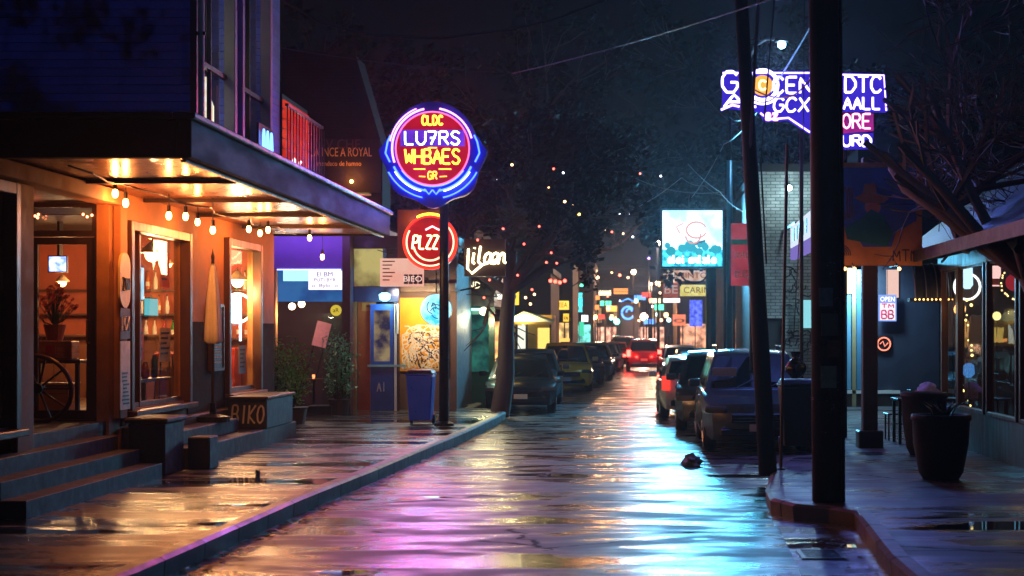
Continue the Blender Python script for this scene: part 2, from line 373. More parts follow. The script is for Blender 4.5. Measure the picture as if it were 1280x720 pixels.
# wind-blown leaves lying in the gutters: nobody could count them
lv = MB()
def leaf(mb, x, y, z, s):
    a = rnd.uniform(0, 6.28); t = rnd.uniform(-.5, .5); c, sn = math.cos(a), math.sin(a)
    pts = [(-s, 0), (0, -s * .55), (s, 0), (0, s * .55)]
    mb.add([(x + p[0] * c - p[1] * sn, y + p[0] * sn + p[1] * c, z + abs(p[0]) * t * .5 + .012) for p in pts], [(0, 1, 2, 3)])
def along(k, t):
    y = t
    for (x0, y0), (x1, y1) in zip(k, k[1:]):
        if y0 <= y <= y1 and y1 > y0: return x0 + (x1 - x0) * (y - y0) / (y1 - y0)
    return k[-1][0]
for i in range(1500):
    y = rnd.uniform(12, 38); x = along(kerbL, y) + abs(rnd.gauss(0, .14)) + .03
    leaf(lv, x, y, 0, rnd.uniform(.02, .055))
for i in range(320):
    y = rnd.uniform(12, 30); x = along(kerbL, y) - rnd.uniform(.2, 2.5); leaf(lv, x, y, SW, rnd.uniform(.012, .035))
for i in range(260):
    y = rnd.uniform(11, 17); leaf(lv, 2.1 - abs(rnd.gauss(0, .16)), y, .004, rnd.uniform(.015, .04))
for i in range(150):
    leaf(lv, rnd.uniform(-3.6, 3), rnd.uniform(12, 40), 0, rnd.uniform(.012, .035))
tag(lv.build('fallen_leaves', pm('dead_leaf', C('#8a6a38'), .45, .6, 3, 0)), kind='stuff')

# ------------------------------------------------------------------ the corner bar
WX = -6.8
m_stucco = pm('tan_stucco', C('#9c6a3e'), .75, .5, 3, .35)
m_trimw = pm('brown_trim', C('#4a2c1c'), .4, .3, 9, .1, stretch=(1, 1, .2))
m_dkwood = pm('dark_wood', C('#2a1a12'), .45, .35, 9, .15, stretch=(1, 1, .15))
m_black = pm('black_paint', C('#15151a'), .4, .3, 8, .1)
m_soffit = bands('soffit_boards', C('#6b4226'), 1, .16, .6, .32, .35, coat=.4)
m_fascia = pm('fascia_metal', C('#0d0f13'), .7, .4, 4, .15, stretch=(1, .2, 1), spec=.15)
m_siding = bands('clapboard', C('#6070f0'), 2, .13, .8, .5, .15)
m_glass = glass('shop_glass')
m_dglass = glass('dim_glass', (.55, .58, .6), .04, 1.4)
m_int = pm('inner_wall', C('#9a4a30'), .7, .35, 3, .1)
m_plank = bands('floor_boards', C('#4a3220'), 0, .14, .3, .4, .3)
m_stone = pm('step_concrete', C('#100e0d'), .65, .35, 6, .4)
m_white = pm('white_paint', C('#d8d6d0'), .5, .12, 6, .05)
m_iron = pm('iron', C('#1c1c20'), .35, .3, 10, .1, metal=.5)
m_paper = pm('paper', C('#cfc8b4'), .7, .2, 12, .05)

bar = thing('corner_bar', 'corner bar with tan street wall, bulb hung wooden canopy and grey clapboard upper floor', 'building')
def ML(a, z, t): return (WX - .16 * t, a, z)
w1, w2, w0 = (21.55, 24.3, 1.0, 3.42), (26.75, 28.95, 1.02, 3.5), (14.6, 17.45, 1.0, 3.55)
mb = MB(); wallgrid(mb, 12, 30.4, 0, 4.1, [w0, (18.0, 20.8, .5, 3.7), w1, w2], ML)
mb.build('wall', m_stucco, bar)
mb = MB()                                                        # lobby walls, lobby ceiling
mb.box(-8.2, 17.84, .2, -6.965, 17.99, 3.9)
mb.box(-8.35, 18, .2, -8.2, 20.79, 3.9); mb.box(-8.2, 18.0, 3.72, -6.965, 20.79, 3.86)
mb.build('lobby_wall', m_dkwood, bar)
mb = MB()
wallgrid(mb, -8.2, -6.965, .5, 3.72, [(-7.86, -6.99, .9, 3.28), (-7.8, -7.02, 3.36, 3.66)], lambda a, z, t: (a, 20.8 + .12 * t, z))
mb.build('door_surround', m_dkwood, bar)
mb = MB().box(-8.2, 18, .3, -6.84, 20.8, .88); mb.build('lobby_floor', m_stone, bar)
st = MB()
for k, (fx, z) in enumerate(((-6.02, .36), (-6.29, .54), (-6.56, .72), (-6.8, .88))): st.box(-6.81, 15.9 + .04 * k, SW - .1 + .001 * k, fx, 20.5 - .04 * k, z)
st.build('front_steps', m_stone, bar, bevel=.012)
# room behind the windows
mb = MB()
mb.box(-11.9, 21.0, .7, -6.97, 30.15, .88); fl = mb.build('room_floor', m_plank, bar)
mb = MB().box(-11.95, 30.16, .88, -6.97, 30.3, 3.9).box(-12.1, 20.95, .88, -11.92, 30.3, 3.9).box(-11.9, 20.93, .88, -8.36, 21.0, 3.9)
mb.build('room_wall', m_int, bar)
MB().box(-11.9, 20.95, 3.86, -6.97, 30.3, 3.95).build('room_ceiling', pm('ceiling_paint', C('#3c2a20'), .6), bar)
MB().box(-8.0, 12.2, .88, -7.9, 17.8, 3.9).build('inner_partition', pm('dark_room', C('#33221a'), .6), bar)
# pilaster and window surrounds
MB().box(-6.796, 17.5, .4, -6.72, 17.98, 3.68).build('pilaster', m_stucco, bar, bevel=.01); MB().box(-6.796, 20.96, .9, -6.70, 21.25, 3.88).build('pilaster', m_stucco, bar, bevel=.01)
MB().box(-6.796, 15.0, 3.69, -6.62, 20.95, 3.875).build('lobby_beam', m_stucco, bar, bevel=.01)
def bar_window(w, mull):
    a0, a1, z0, z1 = w
    wn = thing('window', None, None); wn.parent = bar
    f = MB(); x0, x1 = -6.86, -6.70; t = .09
    f.box(x0, a0 - .1, z0 - .02, x1, a0 + .02, z1 + .12); f.box(x0, a1 - .02, z0 - .02, x1, a1 + .1, z1 + .12)
    f.box(x0 + .002, a0 + .02, z1 - .01, x1 - .002, a1 - .02, z1 + .118)
    for m in mull: f.box(-6.9, m - .03, z0, -6.82, m + .03, z1)
    f.box(-6.9, a0 + .02, z0, -6.83, a1 - .02, z0 + .07)
    f.build('frame', m_trimw, wn, bevel=.008)
    MB().box(-6.86, a0 - .14, z0 - .1, -6.62, a1 + .14, z0 - .022).build('sill', m_trimw, wn, bevel=.01)
    MB().quad((-6.88, a0, z0), (-6.88, a1, z0), (-6.88, a1, z1), (-6.88, a0, z1)).build('pane', m_glass, wn)
    return wn
bar_window(w1, [22.2]); bar_window(w2, []); bar_window(w0, [])
# the glazed door of the lobby
dr = thing('door', None, None); dr.parent = bar
mb = MB(); wallgrid(mb, -7.86, -6.99, .9, 3.27, [(-7.74, -7.1, 1.02, 3.18)], lambda a, z, t: (a, 20.83 + .05 * t, z)); mb.build('leaf', m_dkwood, dr)
MB().quad((-7.74, 20.855, 1.02), (-7.1, 20.855, 1.02), (-7.1, 20.855, 3.18), (-7.74, 20.855, 3.18)).build('pane', m_glass, dr)
MB().tube([(-7.06, 20.8, 1.9), (-7.06, 20.72, 1.9), (-7.06, 20.72, 2.2), (-7.06, 20.8, 2.2)], .012).build('handle', pm('brass', C('#a07a35'), .3, metal=1), dr)
MB().quad((-7.8, 20.86, 3.36), (-7.02, 20.86, 3.36), (-7.02, 20.86, 3.66), (-7.8, 20.86, 3.66)).build('transom_pane', m_dglass, bar)
# canopy
cn = thing('canopy', None, None); cn.parent = bar
MB().box(-6.79, 16.85, 3.895, -4.75, 30.3, 3.92).build('soffit', m_soffit, cn)
mb = MB().box(-4.75, 16.7, 3.86, -4.6, 30.4, 4.26).box(-9.2, 16.7, 3.86, -4.752, 16.85, 4.26).box(-6.79, 30.3, 3.86, -4.752, 30.4, 4.26)
mb.build('fascia', m_fascia, cn, bevel=.01)
mb = MB().box(-4.78, 16.62, 4.262, -4.54, 30.45, 4.33).box(-9.2, 16.62, 4.262, -4.782, 16.85, 4.33)
mb.build('gutter_edge', pm('gutter_metal', C('#2a2c34'), .4, .2, 5, .02, metal=.4), cn, bevel=.015)
MB().box(-4.756, 16.86, 3.83, -4.70, 30.3, 3.858).build('trim_strip', m_trimw, cn)
MB().box(-6.8, 16.86, 4.2, -4.78, 30.3, 4.3).build('roof_deck', m_black, cn)
for y in (19.4, 22.2, 25.0, 27.8):
    MB().box(-6.78, y, 3.84, -4.76, y + .09, 3.893).build('joist', m_dkwood, cn)
# upper floor
u1, u2 = (25.0, 26.95, 4.9, 8.3), (27.6, 29.6, 4.9, 8.3)
mb = MB(); wallgrid(mb, 24.7, 30.9, 4.1, 10.5, [u1, u2], ML); mb.build('upper_wall', m_siding, bar)
MB().box(-14, 24.7, 4.3, -6.962, 24.86, 10.5).build('gable_wall', m_siding, bar); MB().box(-14, 30.75, 4.1, -6.962, 30.9, 10.5).build('gable_wall', m_siding, bar)
MB().box(-14, 12, 4.1, -6.81, 24.69, 4.24).build('flat_roof', m_black, bar)
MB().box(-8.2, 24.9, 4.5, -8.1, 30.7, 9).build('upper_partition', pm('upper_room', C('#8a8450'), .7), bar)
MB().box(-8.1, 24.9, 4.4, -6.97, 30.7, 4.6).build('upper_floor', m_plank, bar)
MB().box(-6.80, 24.62, 4.3, -6.70, 24.85, 10.5).build('corner_board', pm('dark_trim', C('#3a3550'), .5), bar)
for (a0, a1, z0, z1) in (u1, u2):
    wn = thing('window', None, None); wn.parent = bar
    f = MB()
    f.box(-6.87, a0 - .14, z0 - .1, -6.68, a0 + .02, z1 + .1).box(-6.87, a1 - .02, z0 - .1, -6.68, a1 + .14, z1 + .1)
    f.box(-6.868, a0 + .02, z0 - .1, -6.66, a1 - .02, z0 + .03)
    f.build('frame', pm('lilac_trim', C('#8d86a0'), .45, .15), wn, bevel=.01)
    MB().box(-6.9, a0 + .02, 6.28, -6.82, a1 - .02, 6.36).box(-6.9, (a0+a1)/2 - .02, z0, -6.83, (a0+a1)/2 + .02, z1).build('sash', m_black, wn)
    MB().quad((-6.905, a0, z0), (-6.905, a1, z0), (-6.905, a1, z1), (-6.905, a0, z1)).build('pane', m_glass, wn)
MB().box(-7.2, 27.62, 4.9, -7.18, 29.58, 6.3).build('blind', pm('blind_cloth', C('#4a4660'), .8), bar)
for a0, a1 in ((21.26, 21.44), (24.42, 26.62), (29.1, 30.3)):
    MB().box(-6.796, a0, .79, -6.775, a1, 2.2).build('lower_wall_shade', pm('wall_shade_brown', C('#20120b'), .85, .4, 6, .2, spec=.1), bar)  # dark panels put in place of bulb light fading down the wall
# wall lower plinth
MB().box(-6.79, 21.3, .1, -6.66, 30.3, .78).build('plinth', pm('plinth_stone', C('#3d332c'), .6, .4, 5, .4), bar, bevel=.02)

bl_ = thing('bottle_sign', 'white bottle shaped lamp standing in the first upper window', 'lamp'); p = P(266, 140, 26.4); p.x = -7.05
MB().lathe([(.13, .02), (.15, .06), (.15, .42), (.1, .55), (.045, .64), (.04, .86), (.05, .88), (.03, .9)], (p.x, 26.4, 5.35), 16).build('lamp_shell', emvar('bottle_glow', (.9, .75, .5), (1, .95, .85), 1.4, 6), bl_, smooth=True)
MB().lathe([(.15, -.0), (.16, .018)], (p.x, 26.4, 5.35), 16).build('foot', m_iron, bl_)
MB().box(-7.3, 26.0, 4.6, -6.99, 26.8, 5.348).build('stand', m_dkwood, bl_)
light('POINT', (-7.5, 25.8, 7.0), 14, (.9, .85, .4), bar, .1); light('POINT', (-7.5, 28.6, 7.6), 7, (.9, .7, .5), bar, .1)
tp = thing('drain_pipe', 'thin white drain pipe running up the corner of the clapboard upper floor', 'pipe')
MB().tube([(-6.62, 24.58, 4.3), (-6.62, 24.58, 10)], .045, 10).build('pipe', m_white, tp)
mb = MB()
for z in (5.2, 6.6, 8): mb.box(-6.69, 24.55, z, -6.55, 24.61, z + .05)
mb.build('clamp', m_iron, tp)

# stone pier, raised terrace and planter box before the windows
MB_ = thing('stone_pier', 'low dark stone pier at the end of the front steps beside the pavement', 'pier')
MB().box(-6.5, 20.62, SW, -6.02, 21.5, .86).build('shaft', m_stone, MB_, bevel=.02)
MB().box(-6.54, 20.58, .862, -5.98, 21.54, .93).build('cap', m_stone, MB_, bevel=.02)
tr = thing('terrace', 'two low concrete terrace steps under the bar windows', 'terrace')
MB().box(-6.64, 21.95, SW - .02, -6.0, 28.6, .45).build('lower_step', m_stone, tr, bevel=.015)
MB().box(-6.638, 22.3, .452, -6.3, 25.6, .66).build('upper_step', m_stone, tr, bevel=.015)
pb = thing('planter_box', 'dark painted block with white graffiti tag beneath the narrow bar window', 'planter')
MB().box(-6.62, 26.2, .452, -5.98, 28.2, .94).build('body', pm('dark_slate', C('#26262a'), .5, .4, 6, .2), pb, bevel=.015)
MB().box(-6.6, 26.1, .942, -5.94, 28.26, .985).build('rim', m_dkwood, pb, bevel=.01)
t = MB(); neon(t, 'BIKO', 0, 0, .3, .52, .016, n=5, slant=.08)
t.v = [(x, y * .3, z) for x, y, z in t.v]
# the tag is on the side that faces the street
o = t.build('lettering', m_white, pb, loc=(-6.3, 26.195, .69)); 
ts = thing('small_block', 'small dark stone block standing on the pavement against the terrace', 'block')
MB().box(-6.0, 21.6, SW, -5.7, 22.05, .62).build('body', m_stone, ts, bevel=.015)

# items on and behind the glass ------------------------------------------------
warm = (1.0, .29, .07)
def bulb_proto():
    t = thing('pendant_bulb', 'x', 'light bulb', (0, 0, 0), 0, 'bare bulbs hung under the canopy')
    MB().tube([(0, 0, .06), (0.005, 0, .2), (0, 0, .34)], .006, 5).build('cord', m_black, t)
    MB().lathe([(.012, .075), (.024, .07), (.026, .0), (.022, -.02)], n=10).build('socket', m_black, t)
    MB().lathe([(1e-4, -.125), (.022, -.118), (.037, -.09), (.04, -.065), (.03, -.03), (.018, -.012)], n=12).build('glass_bulb', em('bulb_glow', (1, .42, .12), 26), t, smooth=True)
    return t
bulbs = [(144, 240, -6.5, 'bare bulb beside the door post, first under the canopy'), (157, 252, -6.45, 'second bulb from the door post, above the poster column'),
         (211, 268, -6.15, 'bulb hanging over the middle of the wide bar window'), (232, 269, -6.15, 'bulb hanging over the far edge of the wide bar window'),
         (266, 286, -5.75, 'large low bulb hanging between the two bar windows'), (311, 285, -6.1, 'bulb over the narrow window, first of a close trio'),
         (325, 290, -6.2, 'lowest of the trio of bulbs over the narrow window'), (335, 286, -6.0, 'third bulb of the trio over the narrow window'),
         (387, 296, -5.8, 'bulb under the far end of the canopy before the purple fascia'), (403, 320, -5.9, 'lowest bulb on a long cord before the purple fascia'),
         (247, 276, -6.4, 'small bulb close to the wall between the windows')]
b0 = bulb_proto()
for i, (x, y, X, lab) in enumerate(bulbs):
    b = b0 if i == 0 else copy_tree(b0)
    d = X * F / (x - VX); z = PZ(y, d) + .05
    b.location = (X, d, z); b['label'] = lab
    for ch in b.children:
        if ch.name.startswith('cord'): ch.scale.z = max(.3, (3.88 - z) / .34); 
    light('POINT', (0, 0, -.18), BULB_W, warm, b, .04)
# cable that feeds them
pts = []
for i in range(25):
    y = 17.6 + i * .5; pts.append((-6.2 + .1 * math.sin(i * 1.3), y, 3.87 - .05 * abs(math.sin(i * .8))))
tag(MB().tube(pts, .012, 6).build('light_cable', m_black), 'thin black cable feeding the canopy bulbs along the boards', 'cable')
# red fairy bulbs over the lobby door
fb = thing('fairy_lights', 'cluster of small red fairy lights above the lobby door', 'string lights', group='fairy lights over the door')
pp = [(40, 266), (44, 270), (48, 268), (104, 268), (109, 271), (115, 269), (47, 272)]
wire = []
for i, (x, y) in enumerate(pp):
    p = P(x, y, 20.72); wire.append(p)
    MB().sphere(p, .016, 8).build('bulb', em('red_fairy', (1, .2, .08), 16), fb)
MB().tube(sorted(wire, key=lambda p: p.x), .004, 4).build('wire', m_black, fb)

# posters, umbrella, menu board on the street wall
pc = thing('skate_deck', 'pale yellow skateboard deck fixed to the pier beside the wide window', 'skateboard deck')
def rounded(w, h, r, n=6):
    o = []
    for cx, cz, a in ((w/2-r, h/2-r, 0), (-w/2+r, h/2-r, 90), (-w/2+r, -h/2+r, 180), (w/2-r, -h/2+r, 270)):
        for i in range(n + 1):
            q = R(a + 90 * i / n); o.append((cx + r * math.cos(q), cz + r * math.sin(q)))
    return o
def onwall(mb, y, z, x=WX + .135):     # x-z drawing turned to lie on the street wall, facing the street
    mb.v = [(x - v[1], y + v[0], z + v[2]) for v in mb.v]; return mb
onwall(MB().prism(rounded(.42, .72, .18), 0, .03), 21.05, 2.72).build('deck', pm('deck_yellow', C('#d8c078'), .5, .3, 14), pc)
t = MB(); neon(t, 'ZIN', 0, -.05, .16, .26, .012, y=-.01, n=5); onwall(t, 21.05, 2.72).build('graphic', m_black, pc)
po = thing('poster', 'dark and white printed poster below the yellow skateboard deck', 'poster', group='posters on the pier')
onwall(MB().prism([(-.2,-.2),(.2,-.2),(.2,.2),(-.2,.2)], 0, .012), 21.05, 2.15).build('sheet', pm('poster_dark', C('#4a3030'), .6, .7, 22), po)
t = MB(); neon(t, 'MX', 0, 0, .18, .3, .012, y=-.004, n=5); onwall(t, 21.05, 2.15).build('print', m_white, po)
po = thing('poster', 'tall white poster below the dark printed one on the pier', 'poster', group='posters on the pier')
onwall(MB().prism([(-.2,-.45),(.2,-.45),(.2,.45),(-.2,.45)], 0, .012), 21.05, 1.47).build('sheet', pm('poster_white', C('#cfc4ae'), .6, .4, 9), po)
t = MB()
for k in range(9): t.box(-.16 + rnd.uniform(0, .08), -.006, -.38 + k * .05, .16 - rnd.uniform(0, .12), -.002, -.36 + k * .05)
onwall(t, 21.05, 1.47).build('print', m_black, po)
um = thing('closed_umbrella', 'folded cream patio umbrella standing between the two bar windows', 'umbrella')
ux, uy = -6.45, 24.62
MB().tube([(ux, uy, .66), (ux, uy, 3.18)], .025, 8).build('pole', m_dkwood, um)
mb = MB(); vs = []
prof = [(.015, 3.12), (.05, 2.95), (.09, 2.5), (.11, 2.1), (.12, 1.9), (.07, 1.86)]
for r, z in prof:
    for q in range(24):
        a = q * 2 * math.pi / 24; rr = r * (1 + .28 * math.cos(8 * a)); vs.append((ux + rr * math.cos(a), uy + rr * math.sin(a), z))
mb.add(vs, [(i*24+q, i*24+(q+1) % 24, (i+1)*24+(q+1) % 24, (i+1)*24+q) for i in range(5) for q in range(24)])
mb.build('canopy_cloth', pm('cream_cloth', C('#f4ecd0'), .8, .15, 5), um, smooth=True)
MB().lathe([(.02, 3.12), (.03, 3.2), (.012, 3.26), (1e-4, 3.33)], (ux, uy, 0), 10).build('finial', m_dkwood, um)
MB().lathe([(.26, .66), (.26, .74), (.05, .78), (.05, .95)], (ux, uy, 0), 16).build('base', m_iron, um)
mbd = thing('menu_board', 'framed black chalk menu board on the wall before the narrow window', 'menu board')
onwall(MB().prism([(-.38,-.5),(.38,-.5),(.38,.5),(-.38,.5)], 0, .03), 25.95, 1.95, -6.735).build('slate', m_black, mbd)
fr = MB()
for x0, z0, x1, z1 in ((-.42,-.54,-.38,.54), (.38,-.54,.42,.54), (-.38,.5,.38,.54), (-.38,-.54,.38,-.5)): fr.box(x0, -.02, z0, x1, .03, z1)
onwall(fr, 25.95, 1.95, -6.735).build('frame', m_trimw, mbd)
t = MB()
for k in range(11):
    z = .42 - k * .082; x = -.3
    while x < .28:
        w = rnd.uniform(.03, .12); t.box(x, -.008, z - .012, min(x + w, .3), -.003, z + .012); x += w + .03
onwall(t, 25.95, 1.95, -6.735).build('chalk_writing', pm('chalk', C('#b8b0a0'), .8), mbd)

# interior furnishing
cnt = thing('bar_counter', 'dark wooden bar counter seen through the wide window', 'counter')
MB().box(-11.2, 28.2, .88, -7.3, 28.75, 1.95).build('body', bands('counter_boards', C('#5a3420'), 0, .2, .5), cnt)
MB().box(-11.3, 28.1, 1.952, -7.2, 28.8, 2.0).build('top', m_trimw, cnt, bevel=.01)
sh = thing('bottle_shelf', 'wooden back bar with three shelves of bottles on the end wall', 'shelf')
for z in (1.9, 2.35, 2.8): MB().box(-11.3, 29.85, z, -7.1, 30.15, z + .035).build('shelf_board', m_trimw, sh)
MB().box(-11.36, 29.84, .9, -11.31, 30.15, 3.3).box(-7.09, 29.84, .9, -7.04, 30.15, 3.3).box(-9.25, 29.9, .9, -9.21, 30.15, 3.3).build('upright', m_trimw, sh)
def bottle(nm, col):
    t = thing('bottle', 'x', 'bottle', group='bottles on the back bar')
    MB().lathe([(.036, 0), (.038, .02), (.038, .17), (.03, .21), (.013, .25), (.013, .31)], n=10).build('glass_body', pm('bottle_' + nm, col, .12, .1, 4, 0), t, smooth=True)
    MB().lathe([(.039, .06), (.039, .14)], n=10).build('paper_label', m_paper, t)
    MB().lathe([(.015, .312), (.015, .34)], n=8).build('cap', m_iron, t)
    return t
protos = [bottle('amber', C('#b06018')), bottle('green', C('#2f7a38')), bottle('clear', C('#c8c4b8')), bottle('red', C('#a02818'))]
cols = ['amber', 'green', 'clear', 'red']
used = set(); rows = {1.935: 'lowest', 2.385: 'middle', 2.835: 'top'}
for z, nm in rows.items():
    x = -9.9
    while x < -7.2:
        k = rnd.randrange(4); t = protos[k] if k not in used else copy_tree(protos[k]); used.add(k)
        t.location = (x, 29.98 + rnd.uniform(-.03, .03), z); t.scale = (1.05,) * 3
        t['label'] = f'{cols[k]} glass bottle among those on the {nm} shelf of the back bar'
        t['group'] = f'{cols[k]} bottles on the {nm} shelf'
        x += rnd.uniform(.13, .22)
def hang_lamp(x, y, d, r, lab, w, col=(1, .55, .2), s=14):
    t = thing('pendant_lamp', lab, 'lamp'); p = P(x, y, d)
    MB().tube([(p.x, p.y, p.z + r), (p.x, p.y, 3.86)], .008, 5).build('cord', m_black, t)
    MB().lathe([(.03, r * 1.1), (r * 1.1, r * .2), (r * 1.15, .0), (r * 1.05, 0), (.03, r)], (p.x, p.y, p.z), 16).build('shade', pm('lamp_shade', C('#c8b088'), .6), t, smooth=True)
    MB().sphere((p.x, p.y, p.z - r * .2), r * .7, 12).build('globe', em('globe_%d' % s, col, s), t, smooth=True)
    light('POINT', (p.x, p.y, p.z - r * 1.6), w, (1, .5, .2), t, .08)
hang_lamp(190, 316, 26.5, .17, 'warm hanging lamp behind the top of the wide bar window', ROOM_W)
hang_lamp(297, 350, 28.6, .15, 'bright hanging lamp behind the narrow bar window', ROOM_W * .7, (1, .8, .55), 20)
hang_lamp(78, 352, 27.5, .10, 'small dim hanging lamp seen through the lobby door', ROOM_W * .22)
hang_lamp(211, 330, 28.0, .07, 'tiny hanging lamp behind the far half of the wide window', ROOM_W * .4)
# paper signs in the window, screens
ws = thing('window_poster', 'lit white and pale blue menu poster inside the wide window', 'poster')
d = 21.9
MB().box(-6.95, 22.06, 2.5, -6.93, 22.72, 2.95).build('light_panel', emvar('menu_light', (.75, .9, 1.0), (.25, .6, .8), 1.5, 5), ws)
MB().box(-6.958, 22.04, 2.48, -6.953, 22.74, 2.97).build('backing', m_black, ws)
ws = thing('window_sign', 'small teal lit card in the wide bar window', 'sign')
MB().box(-6.95, 22.8, 2.28, -6.93, 23.4, 2.52).build('light_panel', em('teal_card', (.2, .75, .8), .9), ws)
MB().box(-6.958, 22.78, 2.26, -6.953, 23.42, 2.54).build('backing', m_black, ws)
ws = thing('window_banner', 'narrow purple banner with white mark at the near edge of the wide window', 'banner')
MB().box(-6.95, 22.06, 3.02, -6.94, 22.5, 3.36).build('cloth', pm('purple_cloth', C('#4a2c60'), .7), ws)
MB().box(-6.938, 22.2, 3.1, -6.934, 22.3, 3.28).build('mark', m_white, ws)
tv = thing('wall_television', 'small blue lit television screen seen through the lobby door', 'television')
p = P(72, 330, 26.2)
MB().box(p.x - .16, p.y, p.z - .14, p.x + .16, p.y + .03, p.z + .14).build('casing', m_black, tv)
MB().box(p.x - .14, p.y - .004, p.z - .12, p.x + .14, p.y - .002, p.z + .12).build('screen', emvar('tv_blue', (.1, .15, 1), (.5, .6, 1), 3, 9), tv)
MB().box(p.x - .02, p.y + .03, p.z, p.x + .02, p.y + .2, 3.86).build('bracket', m_iron, tv)
# side table with flowers, crate, behind the lobby door
tb = thing('side_table', 'small wooden side table behind the glass of the lobby door', 'table')
MB().box(-8.15, 21.3, 1.62, -7.35, 21.85, 1.67).build('tabletop', m_trimw, tb, bevel=.008)
for sx in (-8.1, -7.43):
    for sy in (21.34, 21.78): MB().box(sx, sy, .88, sx + .05, sy + .05, 1.618).build('leg', m_trimw, tb)
cr = thing('wooden_crate', 'pale wooden crate under the side table behind the lobby door', 'crate')
m_pale = bands('crate_wood', C('#b07c46'), 2, .11, .6, .6)
MB().box(-7.95, 21.36, .882, -7.52, 21.76, 1.32).build('box', m_pale, cr, bevel=.01)
MB().box(-7.97, 21.34, 1.322, -7.5, 21.78, 1.36).build('lid', m_pale, cr, bevel=.01)
bx = thing('wooden_box', 'low orange wooden box on the side table behind the lobby door', 'box')
MB().box(-8.05, 21.42, 1.672, -7.5, 21.72, 1.92).build('box', bands('orange_wood', C('#a8602c'), 2, .08, .5), bx, bevel=.01)
MB().box(-7.85, 21.412, 1.75, -7.72, 21.418, 1.86).build('badge', pm('red_badge', C('#b02018'), .5), bx)
fl = thing('flower_bouquet', 'bouquet of reddish flowers in a pot on the wooden box', 'flowers')
MB().lathe([(.1, 1.925), (.14, 2.1), (.15, 2.14), (.13, 2.14)], (-7.78, 21.57, 0), 14).build('pot', pm('terracotta', C('#8a4428'), .7), fl)
mb = MB(); mf = MB()
for i in range(70):
    a = rnd.uniform(0, 6.28); r = rnd.uniform(.04, .32); h = 2.62 - r * .9 + rnd.uniform(-.12, .1)
    c = Vector((-7.78 + r * math.cos(a), 21.57 + r * math.sin(a) * .7, h)); mb.tube([(-7.78, 21.57, 2.12), (c.x * .5 - 3.89, c.y * .5 + 10.785, h - .15), c], .005, 4)
    for q in range(5):
        e = Vector((rnd.uniform(-1, 1), rnd.uniform(-1, 1), rnd.uniform(-.4, 1))).normalized() * .045; s = e.orthogonal().normalized() * .022
        mf.quad(c, c + e * .6 + s, c + e, c + e * .6 - s)
mb.build('stems', pm('stem_green', C('#38502a'), .6), fl); mf.build('petals', pm('petal', C('#c85838'), .6, .5), fl)
# stools, people-free interior: two stools at the counter
def stool(x, y, lab):
    t = thing('bar_stool', lab, 'stool', group='stools at the bar counter')
    MB().lathe([(.18, 1.62), (.19, 1.66), (.17, 1.7)], (x, y, 0), 16).build('seat', pm('red_seat', C('#7a2018'), .4), t)
    for q in range(4):
        a = q * math.pi / 2 + .78; MB().tube([(x + .14 * math.cos(a), y + .14 * math.sin(a), 1.62), (x + .2 * math.cos(a), y + .2 * math.sin(a), .88)], .014, 6).build('leg', m_iron, t)
stool(-8.9, 27.7, 'red topped bar stool nearer the middle of the counter'); stool(-8.1, 27.75, 'red topped bar stool at the street end of the counter')
# display objects on the sills
def jar(name, x, y, z, r, h, mat, lab):
    t = thing(name, lab, 'jar')
    MB().lathe([(r * .8, 0), (r, h * .1), (r, h * .75), (r * .6, h * .88), (r * .6, h * .95)], (x, y, z), 12).build('body', mat, t, smooth=True)
    MB().lathe([(r * .64, h * .952), (r * .64, h)], (x, y, z), 12).build('lid', m_iron, t)
ld = thing('window_ledge', 'wooden display ledge inside the wide bar window', 'ledge')
MB().box(-7.4, 21.7, 1.32, -6.98, 24.25, 1.36).build('board', m_trimw, ld)
MB().box(-7.36, 21.9, .88, -7.3, 21.96, 1.318).box(-7.36, 24.0, .88, -7.3, 24.06, 1.318).build('support', m_trimw, ld)
k = 0
for (y, r, h, mt, lab) in ((22.0, .07, .28, pm('jar_a', C('#406a58'), .15), 'green glass jar at the near end of the window ledge'), (22.45, .06, .2, pm('jar_b', C('#b89050'), .15), 'short honey coloured jar on the window ledge'),
        (22.9, .08, .3, pm('jar_c', C('#c8c0a8'), .2), 'tall pale jar in the middle of the window ledge'), (23.5, .06, .24, pm('jar_d', C('#7a3020'), .2), 'dark red jar on the window ledge'), (23.95, .05, .33, pm('jar_e', C('#2a5060'), .2), 'slim blue jar at the far end of the window ledge')):
    jar('glass_jar', -7.15, y, 1.362, r, h, mt, lab)
nw = thing('ring_neon', 'white ring lamp with hanging tube behind the narrow window', 'lamp')
p = P(297, 385, 29.2)
MB().tube(arc(p.x, p.z, .26, 0, 360, 24, p.y), .022, 8).build('ring_tube', em('ring_white', (1, .85, .65), 9), nw)
MB().tube([(p.x + .05, p.y, p.z), (p.x + .05, p.y, p.z - .6)], .02, 8).build('straight_tube', em('tube_white', (.9, .9, 1), 8), nw)
MB().tube([(p.x, p.y, p.z + .26), (p.x, p.y, 3.86)], .006, 5).build('cord', m_black, nw)
rb = thing('red_cabinet', 'red drinks cabinet behind the lower part of the narrow window', 'cabinet')
MB().box(-8.0, 29.2, .88, -7.25, 29.7, 1.75).build('body', pm('cabinet_red', C('#a83020'), .4), rb, bevel=.02)
MB().box(-7.95, 29.19, 1.0, -7.3, 29.198, 1.65).build('door', pm('cabinet_door', C('#c05038'), .3), rb)
